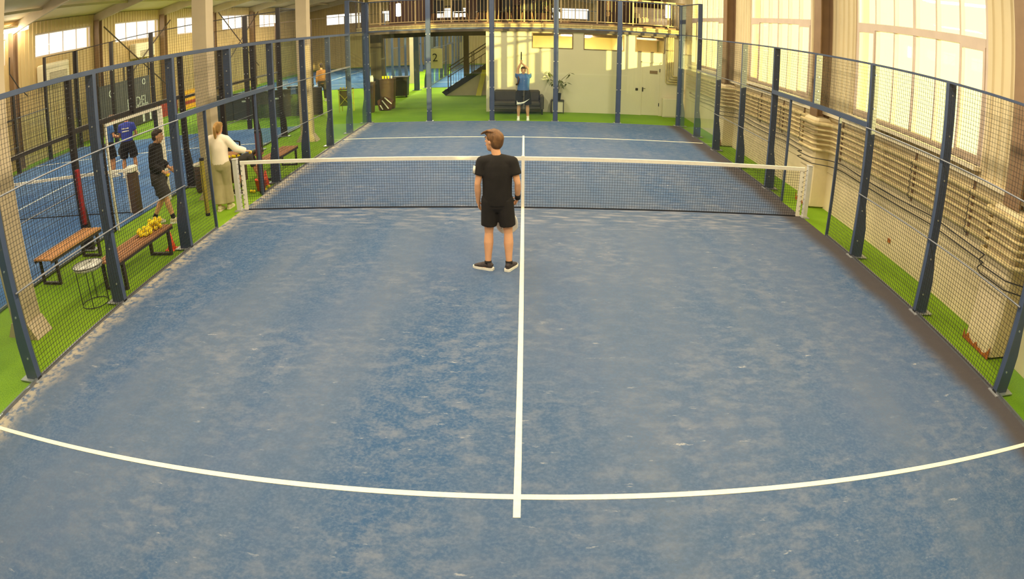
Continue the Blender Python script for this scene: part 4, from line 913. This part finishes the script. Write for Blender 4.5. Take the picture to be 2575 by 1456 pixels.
def person(P, base, yaw, label, voxel=0.009):
    """P: joints in the person's frame (x to the person's right, y ahead, z up)."""
    Rz = Matrix.Rotation(yaw, 4, 'Z'); base = V(base)
    J = {k: V(v) for k, v in P['j'].items()}
    sc = P.get('s', 1.0); f = P.get('fat', 1.0)
    sho = (J['sh_r']-J['sh_l']).normalized(); hipx = (J['hip_r']-J['hip_l']).normalized()
    hc = (J['hip_r']+J['hip_l'])/2; scn = (J['sh_r']+J['sh_l'])/2
    up = (scn-hc).normalized(); nb = J['neck']; hd = J['head']
    hu = (hd-nb).normalized(); hy = P.get('head_yaw', 0.0)
    # body
    mb = MB()
    def torso(m, g, hem=-0.10, boxy=0.0):
        pts = [hc+up*hem*sc, hc+up*0.03*sc, lerp(hc, scn, 0.36), lerp(hc, scn, 0.68), lerp(hc, scn, 0.92), scn+up*0.022*sc, scn+up*0.085*sc]
        rr = [(0.150*f, 0.105*f), (0.160*f, 0.112*f), ((0.142+0.016*boxy)*f, (0.100+0.012*boxy)*f), (0.163*f, 0.112*f), (0.166*f, 0.098*f), (0.130, 0.082), (0.060, 0.058)]
        sd = [hipx, hipx, lerp(hipx, sho, 0.4), lerp(hipx, sho, 0.75), sho, sho, sho]
        m.tube(pts, [((a*sc+g), (b*sc+g)) for a, b in rr], 20, side=sd)
        for q in (J['sh_l'], J['sh_r']): m.tube([lerp(scn, q, 0.15)+up*0.015, q], [(0.070*sc+g, 0.070*sc+g), (0.052*sc+g, 0.052*sc+g)], 12); m.ball(q, 0.053*sc+g, 12, 8)
    torso(mb, 0.0)
    mb.tube([scn-up*0.01, nb, hd-hu*0.04*sc], [0.075*sc, 0.056*sc, 0.054*sc], 12)
    # head, turned by head_yaw about the neck
    R = Matrix.Rotation(hy, 3, 'Z'); tilt = P.get('head_tilt', 0.0)
    fwd = R@V((0, 1, 0)); rgt = R@V((1, 0, 0)); hup = hu
    Q = Matrix.Rotation(-tilt, 3, rgt); fwd = Q@fwd; hup = Q@V((0, 0, 1))
    if P.get('head_up'): hup = V(P['head_up']).normalized(); fwd = (V(P['head_fwd'])-hup*V(P['head_fwd']).dot(hup)).normalized(); rgt = fwd.cross(hup)
    hs = P.get('hs', 1.0); H = lambda x, y, z: hd+(rgt*x+fwd*y+hup*z)*sc*hs
    mb.tube([H(0, 0.058, -0.122), H(0, 0.046, -0.108), H(0, 0.028, -0.078), H(0, 0.012, -0.04), H(0, 0.004, 0.0), H(0, -0.004, 0.04), H(0, -0.008, 0.078), H(0, -0.008, 0.104), H(0, -0.006, 0.116)],
            [(a*sc*hs, b*sc*hs) for a, b in ((0.018, 0.016), (0.036, 0.038), (0.054, 0.066), (0.066, 0.082), (0.073, 0.094), (0.074, 0.098), (0.064, 0.086), (0.042, 0.058), (0.014, 0.02))], 18, side=rgt)
    mb.tube([H(0, 0.092, 0.012), H(0, 0.104, -0.014), H(0, 0.112, -0.030), H(0, 0.096, -0.042)], [0.007*sc, 0.011*sc, 0.014*sc, 0.011*sc], 8)
    for s in (-1, 1):
        mb.ball(H(s*0.075, -0.006, -0.008), (0.012*sc, 0.020*sc, 0.030*sc), 8, 7, Matrix((rgt, fwd, hup)).transposed())
        mb.ball(H(s*0.034, 0.084, 0.020), (0.020*sc, 0.008*sc, 0.007*sc), 8, 6, Matrix((rgt, fwd, hup)).transposed())
    mb.ball(H(0, 0.092, -0.066), (0.022*sc, 0.010*sc, 0.010*sc), 8, 6, Matrix((rgt, fwd, hup)).transposed())
    # arms
    for q in ('r', 'l'):
        a, b, c = J['sh_'+q], J['el_'+q], J['wr_'+q]
        limb(mb, [a, lerp(a, b, 0.45), b, lerp(b, c, 0.35), c], [0.052*sc*f, 0.046*sc*f, 0.038*sc, 0.041*sc, 0.026*sc])
        hdir = V(P.get('hand_'+q, c-b)); pn = V(P.get('palm_'+q, (-1 if q == 'r' else 1, 0, 0)))
        hand(mb, c, hdir, pn, P.get('curl_'+q, 0.35), sc, q == 'r')
    # legs
    feet = {}
    for q in ('r', 'l'):
        a, b, c = J['hip_'+q], J['kn_'+q], J['an_'+q]
        limb(mb, [a, lerp(a, b, 0.45), b, lerp(b, c, 0.32), lerp(b, c, 0.7), c], [0.092*sc*f, 0.078*sc*f, 0.053*sc, 0.061*sc, 0.045*sc, 0.036*sc], 14)
        fy = P.get('foot_'+q, 0.0); fd = V((-math.sin(fy), math.cos(fy), 0)); feet[q] = (c, fd)
        mb.tube([c-fd*0.04+V((0, 0, -0.035*sc)), c+fd*0.05+V((0, 0, -0.04*sc)), c+fd*0.15*sc+V((0, 0, -0.055*sc))], [(0.032*sc, 0.03*sc), (0.038*sc, 0.03*sc), (0.036*sc, 0.018*sc)], 10, side=fd.cross(V((0, 0, 1))))
    def bake(m, vox, sm=5): me = blob(m, vox, sm); return me
    me = bake(mb, voxel, 4); me.materials.append(P.get('skin', M['skin']))
    body = bpy.data.objects.new('person', me); COL.objects.link(body); body.location = base; body.rotation_euler = (0, 0, yaw); WL[body] = base
    tags(body, label, 'person', P.get('group'))
    def part(name, m, mt, vox=None, sm=5, raw=False, lab=None):
        if raw:
            me = m.mesh(name, None, V((0, 0, 0)), True)
        else: me = bake(m, vox or max(voxel, 0.010), sm)
        me.materials.append(mt); o = bpy.data.objects.new(name, me); COL.objects.link(o); o.parent = body
        if lab: o['label'] = lab
        return o
    # face
    for s in (-1, 1):
        part('eye', MB().ball(H(s*0.031, 0.0765, 0.004), (0.0125*sc, 0.0125*sc, 0.008*sc), 8, 6), M['eyed'], raw=True)
        part('eyebrow', MB().tube([H(s*0.014, 0.099, 0.026), H(s*0.034, 0.096, 0.031), H(s*0.052, 0.083, 0.024)], 0.0045*sc, 6), P.get('hair_m', M['haird']), raw=True)
    part('mouth', MB().tube([H(-0.022, 0.089, -0.068), H(0, 0.102, -0.066), H(0.022, 0.089, -0.068)], [0.004*sc, 0.006*sc, 0.004*sc], 6), M['lip'], raw=True)
    # shirt
    st = P.get('shirt')
    if st:
        m = MB(); g = st.get('g', 0.016); torso(m, g, hem=st.get('hem', -0.06), boxy=st.get('boxy', 0.5))
        for q in ('r', 'l'):
            a, b, c = J['sh_'+q], J['el_'+q], J['wr_'+q]; L = st.get('sleeve', 0.6)
            if L <= 1: m.tube([a, lerp(a, b, L*0.5), lerp(a, b, L)], [0.052*sc*f+g, 0.050*sc*f+g*1.15, 0.048*sc*f+g*1.4], 14); m.ball(a, 0.052*sc*f+g, 12, 8)
            else: m.tube([a, lerp(a, b, 0.5), b, lerp(b, c, 0.5), lerp(b, c, L-1)], [0.056*sc*f+g, 0.05*sc+g, 0.046*sc+g, 0.044*sc+g, 0.034*sc+g], 14); m.ball(b, 0.045*sc+g, 10, 8); m.ball(a, 0.056*sc*f+g, 12, 8)
        if st.get('hood'): m.ball(scn-V((0, 0.07, -0.03)), (0.10, 0.06, 0.07), 12, 8)
        m.tube([scn+up*0.04, scn+up*0.095*sc], [(0.078*sc, 0.074*sc), (0.067*sc, 0.066*sc)], 14, side=sho)
        part(st.get('name', 'shirt'), m, st['m'], max(voxel, 0.011), 6)
    pt = P.get('pants')
    if pt:
        m = MB(); g = pt.get('g', 0.016)
        m.tube([hc+up*pt.get('top', 0.12)*sc, hc+up*0.02*sc, hc-up*0.09*sc, hc-up*0.15*sc], [(0.148*sc*f+g*.5, 0.104*sc*f+g*.5), (0.160*sc*f+g, 0.116*sc*f+g), (0.14*sc*f+g, 0.105*sc*f+g), (0.10*sc*f, 0.08*sc*f)], 18, side=hipx)
        for q in ('r', 'l'):
            a, b, c = J['hip_'+q], J['kn_'+q], J['an_'+q]; L = pt.get('len', 0.85); fl = pt.get('flare', 1.0)
            if L <= 1: m.tube([a, lerp(a, b, L*0.5), lerp(a, b, L)], [0.096*sc*f+g, 0.09*sc*f+g*1.3*fl, 0.084*sc*f+g*1.6*fl], 16)
            else: m.tube([a, lerp(a, b, 0.5), b, lerp(b, c, 0.5), lerp(b, c, L-1)], [0.096*sc*f+g, 0.082*sc+g, 0.066*sc+g*fl, 0.062*sc+g*fl*1.3, 0.060*sc+g*fl*1.6], 16)
            m.ball(a, 0.092*sc*f+g, 12, 8)
        part(pt.get('name', 'shorts'), m, pt['m'], max(voxel, 0.011), 5)
    # shoes and socks
    for q in ('r', 'l'):
        c, fd = feet[q]; sd = fd.cross(V((0, 0, 1))); c0 = V((c.x, c.y, c.z-0.085*sc)) if P.get('lift_'+q) else V((c.x, c.y, 0.0)); z = c0.z
        U = lambda a, h: V((c.x, c.y, 0))+fd*a*sc+V((0, 0, z+h*sc))
        m = MB(); m.tube([U(-0.062, 0.05), U(-0.03, 0.062), U(0.04, 0.06), U(0.11, 0.045), U(0.17, 0.034), U(0.198, 0.028)], [(0.026*sc, 0.03*sc), (0.038*sc, 0.045*sc), (0.042*sc, 0.042*sc), (0.046*sc, 0.030*sc), (0.040*sc, 0.020*sc), (0.018*sc, 0.010*sc)], 14, side=sd)
        m.tube([U(-0.005, 0.06), V(c)+V((0, 0, 0.02*sc))], [0.046*sc, 0.043*sc], 12)
        so = part('shoe', m, P.get('shoe', M['shoe']), 0.008, 3)
        m = MB(); pr = [(-0.075, 0.026), (-0.05, 0.042), (0.0, 0.044), (0.06, 0.044), (0.12, 0.050), (0.175, 0.042), (0.208, 0.018)]
        lo = [U(a, 0)+sd*w_*sc for a, w_ in pr]+[U(a, 0)-sd*w_*sc for a, w_ in pr[::-1]]
        m.prism(lo, (0, 0, 0.030*sc)); o = part('sole', m, P.get('sole', M['shoew']), raw=True)
        for pl in o.data.polygons: pl.use_smooth = False
        o.parent = so
        if P.get('sock'):
            b = J['kn_'+q]; part('sock', MB().tube([lerp(c, b, -0.02), lerp(c, b, P.get('sockh', 0.12))], [0.044*sc, 0.046*sc], 12), P['sock'], raw=True)
    hm = P.get('hair_m', M['haird']); m = MB(); B3 = Matrix((rgt, fwd, hup)).transposed(); style = P.get('hair', 'short')
    hq = hs*(1.07 if style == 'fringe' else 1.0)*sc; m.ball(H(0, -0.022, 0.044), (0.084*hq, 0.100*hq, 0.084*hq), 16, 12, B3)
    m.ball(H(0, -0.052, -0.005), (0.078*hq, 0.064*hq, 0.085*hq), 14, 10, B3)
    if style in ('fringe', 'short'):
        e = 0.018 if style == 'fringe' else 0.0
        m.ball(H(0, 0.035+e, 0.078), (0.070*sc, 0.066*sc, 0.045*sc), 14, 10, B3)
        if style == 'fringe':
            for k in range(11):
                a = -0.060+0.012*k; m.tube([H(a, -0.03, 0.115), H(a*1.1, 0.05, 0.115), H(a*1.15, 0.105, 0.082), H(a*1.2-0.01, 0.128, 0.058)], [0.012*sc, 0.016*sc, 0.013*sc, 0.006*sc], 6)
            for k in range(9):
                t = -1.0+0.25*k; m.tube([H(0.08*math.sin(t), -0.075*math.cos(t)-0.01, 0.08), H(0.090*math.sin(t), -0.100*math.cos(t)-0.01, 0.01), H(0.082*math.sin(t), -0.094*math.cos(t)-0.008, -0.055)], [0.018*sc, 0.016*sc, 0.006*sc], 6)
    if style == 'pony':
        m.ball(H(0, 0.03, 0.062), (0.078*sc, 0.070*sc, 0.056*sc), 14, 10, B3)
        m.tube([H(0, -0.10, 0.06), H(0, -0.135, 0.03), H(0.004, -0.135, -0.07), H(0.004, -0.12, -0.17), H(0, -0.11, -0.24)], [0.022*sc, 0.030*sc, 0.034*sc, 0.027*sc, 0.008*sc], 10)
        for s in (-1, 1): m.tube([H(s*0.07, -0.02, 0.02), H(s*0.072, -0.05, -0.05), H(s*0.05, -0.09, -0.10)], [0.022*sc, 0.02*sc, 0.012*sc], 8)
    if style == 'long': m.tube([H(0, -0.07, 0.03), H(0, -0.085, -0.08), H(0, -0.075, -0.19)], [(0.085*sc, 0.05*sc), (0.082*sc, 0.05*sc), (0.06*sc, 0.03*sc)], 12, side=rgt)
    part('hair', m, hm, 0.007 if style == 'fringe' else 0.009, 2)
    body['_'] = 0; del body['_']
    T = Matrix.Translation(base)@Rz
    return body, J, T, part, H
def racket(grip, head, normal, label, m_face, group='padel rackets', rim=None):
    """padel racket: grip end, point at head top, face normal; teardrop head with rim, drilled face and open throat."""
    g = V(grip); d = (V(head)-g).normalized(); n = V(normal); n = (n-d*n.dot(d)).normalized(); s = d.cross(n)
    r = E('padel_racket', g, label, 'racket', group)
    P2 = lambda a, b, c=0: g+d*a+s*b+n*c
    O('grip', MB().tube([P2(0, 0), P2(0.02, 0), P2(0.12, 0), P2(0.14, 0)], [0.018, 0.016, 0.015, 0.013], 10), M['blk'], r, smooth=True)
    out = []
    for k in range(28):
        t = 2*PI*k/28; a = 0.325-0.13*math.cos(t); w_ = 0.128*math.sin(t)*(0.80+0.20*(a-0.195)/0.26) if a < 0.33 else 0.128*math.sin(t)
        out.append((a, w_))
    O('face', MB().prism([P2(a, b*0.93, -0.016) for a, b in out], n*0.032), m_face, r)
    O('rim', MB().tube([P2(a, b) for a, b in out+out[:2]], 0.019, 8), rim or M['blk'], r, smooth=True)
    for k in (-1, 1): O('throat_arm', MB().tube([P2(0.13, 0.004*k), P2(0.17, 0.03*k), P2(0.225, 0.062*k)], [0.011, 0.013, 0.016], 8), M['blk'], r, smooth=True)
    ho = MB()
    for i in range(5):
        for j in range(5):
            a, b = 0.27+0.032*i, -0.064+0.032*j
            if ((a-0.334)/0.10)**2+(b/0.09)**2 < 1: ho.tube([P2(a, b, -0.0175), P2(a, b, 0.0175)], 0.006, 6)
    O('drill_holes', ho, M['cgrey'], r, kind='stuff')
    return r
# -- man in black at the near side of the net, seen from behind
JM = dict(hip_r=(0.09, 0, 0.90), hip_l=(-0.09, 0, 0.90), kn_r=(0.135, 0.0, 0.47), kn_l=(-0.105, 0.02, 0.47), an_r=(0.145, -0.05, 0.09), an_l=(-0.115, -0.04, 0.085),
          sh_r=(0.180, -0.01, 1.365), sh_l=(-0.180, -0.01, 1.365), neck=(-0.01, -0.01, 1.465), head=(-0.045, 0.02, 1.618),
          el_r=(0.245, -0.03, 1.11), el_l=(-0.235, -0.03, 1.10), wr_r=(0.245, 0.07, 0.89), wr_l=(-0.235, 0.05, 0.85))
man, J, T, part, H = person(dict(j=JM, hs=1.05, head_yaw=0.95, head_tilt=-0.12, hair='fringe', hair_m=M['hairb'], shirt=dict(m=M['cblack'], hem=-0.07, sleeve=0.60, g=0.021, boxy=1.0), pants=dict(m=M['cblack'], len=0.78, g=0.012, top=0.1, flare=0.9),
    foot_l=1.15, foot_r=-0.45, shoe=M['shoe'], sock=M['cblack'], sockh=0.08, skin=M['skin'], hand_r=(-0.06, 0.08, -0.14), palm_r=(-1, 0.1, 0), curl_r=1.15, hand_l=(0.02, 0.05, -0.12), curl_l=0.4),
    (-0.305, -2.74, 0.014), 0.0, 'man in black shirt and shorts standing with his back to the camera', 0.0075)
part('wristband', MB().tube([lerp(J['wr_r'], J['el_r'], 0.0), lerp(J['wr_r'], J['el_r'], 0.28)], [0.033, 0.038], 12), M['cblack'], raw=True)
part('sleeve_badge', MB().prism([(-0.262, -0.075, 1.235), (-0.287, -0.035, 1.235), (-0.277, -0.030, 1.325), (-0.252, -0.070, 1.325)], (-0.006, -0.004, 0)), M['tape'], raw=True, lab='small white badge on the left sleeve')
racket((-0.305+0.205, -2.74+0.13, 0.87), (-0.305+0.085, -2.74+0.17, 0.43), (0.2, -1, 0.1), 'white and black padel racket hanging from the black-clad man\'s right hand', M['rkw'], rim=M['rkw'])
# -- man with raised arms behind the far glass wall
JF = dict(hip_r=(0.10, 0, 0.90), hip_l=(-0.10, 0, 0.90), kn_r=(0.14, 0.02, 0.47), kn_l=(-0.135, 0.02, 0.47), an_r=(0.155, -0.02, 0.085), an_l=(-0.15, -0.02, 0.085),
          sh_r=(0.19, 0, 1.44), sh_l=(-0.19, 0, 1.44), neck=(0, 0.0, 1.50), head=(0.0, 0.03, 1.63), el_r=(0.165, 0.06, 1.68), el_l=(-0.155, 0.06, 1.68), wr_r=(0.09, 0.10, 1.86), wr_l=(0.045, 0.10, 1.86))
fman, J, T, part, H = person(dict(j=JF, hair='short', hair_m=M['haird'], fat=1.15, shirt=dict(m=M['cblue'], sleeve=0.35, hem=0.0), pants=dict(m=M['cblack'], len=0.92, g=0.028), shoe=M['shoew'], sock=M['cwhite'], sockh=0.14, skin=M['skin'],
    hand_r=(-0.2, 0.05, 1), hand_l=(0.2, 0.05, 1), palm_r=(-1, 0, 0), palm_l=(1, 0, 0), curl_r=0.8, curl_l=0.8), (-0.015, 10.30, 0), PI, 'man in blue shirt and black shorts holding a racket overhead behind the far glass', 0.011)
sw_ = [(-0.20, 0.66), (-0.18, 0.60), (-0.08, 0.595), (0.02, 0.62), (0.20, 0.715), (0.03, 0.575), (-0.08, 0.525), (-0.21, 0.515)]
part('logo', MB().prism([(-a, 0.168 if abs(a) < 0.12 else 0.150, b) for a, b in sw_], (0, 0.012, 0)), M['tape'], raw=True, lab='white curved tick mark across the shorts')
part('shirt_logo', MB().ball((-0.03, 0.132, 1.30), (0.022, 0.006, 0.022), 8, 6), M['tape'], raw=True)
part('racket_bag_strap', MB().tube([(0.17, 0.0, 1.46), (0.14, 0.12, 1.36), (0.17, 0.10, 1.2), (0.22, 0.0, 1.16)], [0.03, 0.03, 0.03, 0.03], 8), M['wenge'], raw=True)
racket((-0.08, 10.20, 1.92), (-0.085, 10.52, 2.10), (1, 0.05, 0), 'dark padel racket held overhead by the man behind the far glass', M['cgrey'])
# -- woman in white by the left net post
JW = dict(hip_r=(0.085, 0, 0.84), hip_l=(-0.085, 0, 0.84), kn_r=(0.06, 0.06, 0.46), kn_l=(-0.07, -0.02, 0.46), an_r=(0.07, 0.03, 0.08), an_l=(-0.06, -0.12, 0.085),
          sh_r=(0.16, 0.0, 1.30), sh_l=(-0.165, 0.0, 1.33), neck=(0, 0.0, 1.39), head=(0.01, 0.02, 1.52), el_r=(0.30, 0.10, 1.10), el_l=(-0.24, 0.0, 1.06), wr_r=(0.44, 0.24, 1.02), wr_l=(-0.25, 0.10, 0.84))
wm_, J, T, part, H = person(dict(j=JW, s=0.93, head_yaw=-0.25, hair='pony', hair_m=M['hairg'], shirt=dict(m=M['cwhite'], sleeve=1.9, hem=-0.02, g=0.026, name='sweater'), pants=dict(m=M['colive'], len=1.92, g=0.024, flare=1.5, name='trousers'), shoe=M['shoeo'], sole=M['shoeo'], skin=M['skin'], hand_r=(0.12, 0.06, -0.02), palm_r=(0, 0, -1), curl_r=0.7),
    (-5.43, 0.16, 0), 0.0, 'woman in white sweater and pale grey trousers reaching out beside the left net post', 0.009)
O('tennis_ball', MB().ball((-4.93, 0.45, 0.985), 0.033, 10, 8), M['yellow'], smooth=True, label='yellow ball in the hand of the woman in white', cat='ball')
# -- child bending over the orange bucket
JB = dict(hip_r=(0.075, 0, 0.62), hip_l=(-0.075, 0, 0.62), kn_r=(0.09, 0.06, 0.33), kn_l=(-0.08, 0.03, 0.33), an_r=(0.10, -0.02, 0.07), an_l=(-0.09, -0.06, 0.07),
          sh_r=(0.14, 0.33, 0.74), sh_l=(-0.14, 0.33, 0.74), neck=(0, 0.40, 0.77), head=(0, 0.52, 0.79), el_r=(0.15, 0.40, 0.53), el_l=(-0.15, 0.40, 0.53), wr_r=(0.09, 0.46, 0.34), wr_l=(-0.08, 0.46, 0.34))
person(dict(j=JB, s=0.80, head_up=(0, 0.75, 0.55), head_fwd=(0, 0.5, -0.85), hair='long', hair_m=M['haird'], shirt=dict(m=M['cgrey'], sleeve=0.9, hem=-0.02), pants=dict(m=M['cblack'], len=0.75, g=0.018), shoe=M['shoe'], skin=M['skin2'], hand_r=(0, 0.02, -1), hand_l=(0, 0.02, -1)),
    (-5.66, 1.24, 0), -1.25, 'child in dark clothes bending over the orange bucket behind the net post', 0.010)
# -- man in dark hoodie walking behind the left fence
JD = dict(hip_r=(0.09, 0, 0.88), hip_l=(-0.09, 0, 0.88), kn_r=(0.09, 0.13, 0.47), kn_l=(-0.09, 0.02, 0.47), an_r=(0.09, 0.22, 0.10), an_l=(-0.09, -0.20, 0.10),
          sh_r=(0.18, 0.01, 1.38), sh_l=(-0.18, 0.01, 1.38), neck=(0, 0.03, 1.46), head=(0, 0.08, 1.59), el_r=(0.22, -0.02, 1.10), el_l=(-0.22, 0.02, 1.10), wr_r=(0.17, 0.19, 0.95), wr_l=(-0.2, 0.20, 0.96))
person(dict(j=JD, hair='short', hair_m=M['haird'], shirt=dict(m=M['cblack'], sleeve=1.75, hem=-0.16, g=0.03, hood=True, name='hoodie'), pants=dict(m=M['cgrey'], len=0.9, g=0.030), shoe=M['shoeo'], sock=M['cblack'], sockh=0.2, skin=M['skin'], curl_r=0.9),
    (-6.38, -0.62, 0), -1.25, 'man in black hoodie and dark shorts walking behind the bench with ball bags', 0.010)
O('tennis_ball', MB().ball((-6.10, -0.70, 0.90), 0.033, 10, 8), M['yellow'], smooth=True, label='yellow ball in the hand of the man in the black hoodie', cat='ball')
racket((-6.30, -0.42, 0.86), (-6.36, -0.50, 0.42), (1, 0.4, 0), 'dark padel racket hanging from the hand of the man in the black hoodie', M['cgrey'])
# -- two players on the neighbouring court
JP = dict(hip_r=(0.10, 0, 0.86), hip_l=(-0.10, 0, 0.86), kn_r=(0.16, 0.05, 0.45), kn_l=(-0.16, 0.06, 0.45), an_r=(0.19, -0.02, 0.085), an_l=(-0.19, -0.02, 0.085),
          sh_r=(0.18, 0.06, 1.35), sh_l=(-0.18, 0.06, 1.35), neck=(0, 0.09, 1.42), head=(0, 0.14, 1.55), el_r=(0.26, 0.10, 1.10), el_l=(-0.24, 0.12, 1.10), wr_r=(0.16, 0.32, 1.02), wr_l=(-0.12, 0.34, 1.02))
b_, J, T, part, H = person(dict(j=JP, hair='short', hair_m=M['haird'], shirt=dict(m=M['croyal'], sleeve=0.6), pants=dict(m=M['cblack'], len=0.85, g=0.026), shoe=M['shoew'], sock=M['cwhite'], skin=M['skin2'], curl_r=1.0),
    (-10.05, 3.55, 0.014), 0.35, 'player in royal blue shirt with pale stripes on the neighbouring court', 0.012)
for z in (1.20, 1.27): part('stripe', MB().box(-0.10, 0.10, -0.085, -0.07, z, z+0.03), M['tape'], raw=True)
racket((-10.28, 3.78, 1.0), (-10.42, 3.70, 0.66), (0.3, 1, 0), 'dark padel racket of the player in royal blue', M['cgrey'])
person(dict(j=JP, hair='short', hair_m=M['hairb'], shirt=dict(m=M['cblue'], sleeve=0.6), pants=dict(m=M['cblack'], len=0.85, g=0.026), shoe=M['shoew'], sock=M['cwhite'], skin=M['skin2']),
    (-10.85, 3.75, 0.014), -0.7, 'player in faded blue shirt half hidden behind a blue fence post', 0.012)
# -- person in brown far behind the neighbouring court
JS = dict(JM); JS.update(el_r=(0.25, 0.05, 1.12), wr_r=(0.20, 0.22, 1.02), head=(0, 0.03, 1.62))
person(dict(j=JS, hair='short', hair_m=M['haird'], shirt=dict(m=M['cbrown'], sleeve=1.8, hem=-0.1, name='jacket'), pants=dict(m=M['cgrey'], len=1.9, name='trousers'), shoe=M['shoew'], skin=M['skin']), (-9.0, 17.6, 0), 0.5, 'person in brown jacket standing far behind the neighbouring court', 0.014)
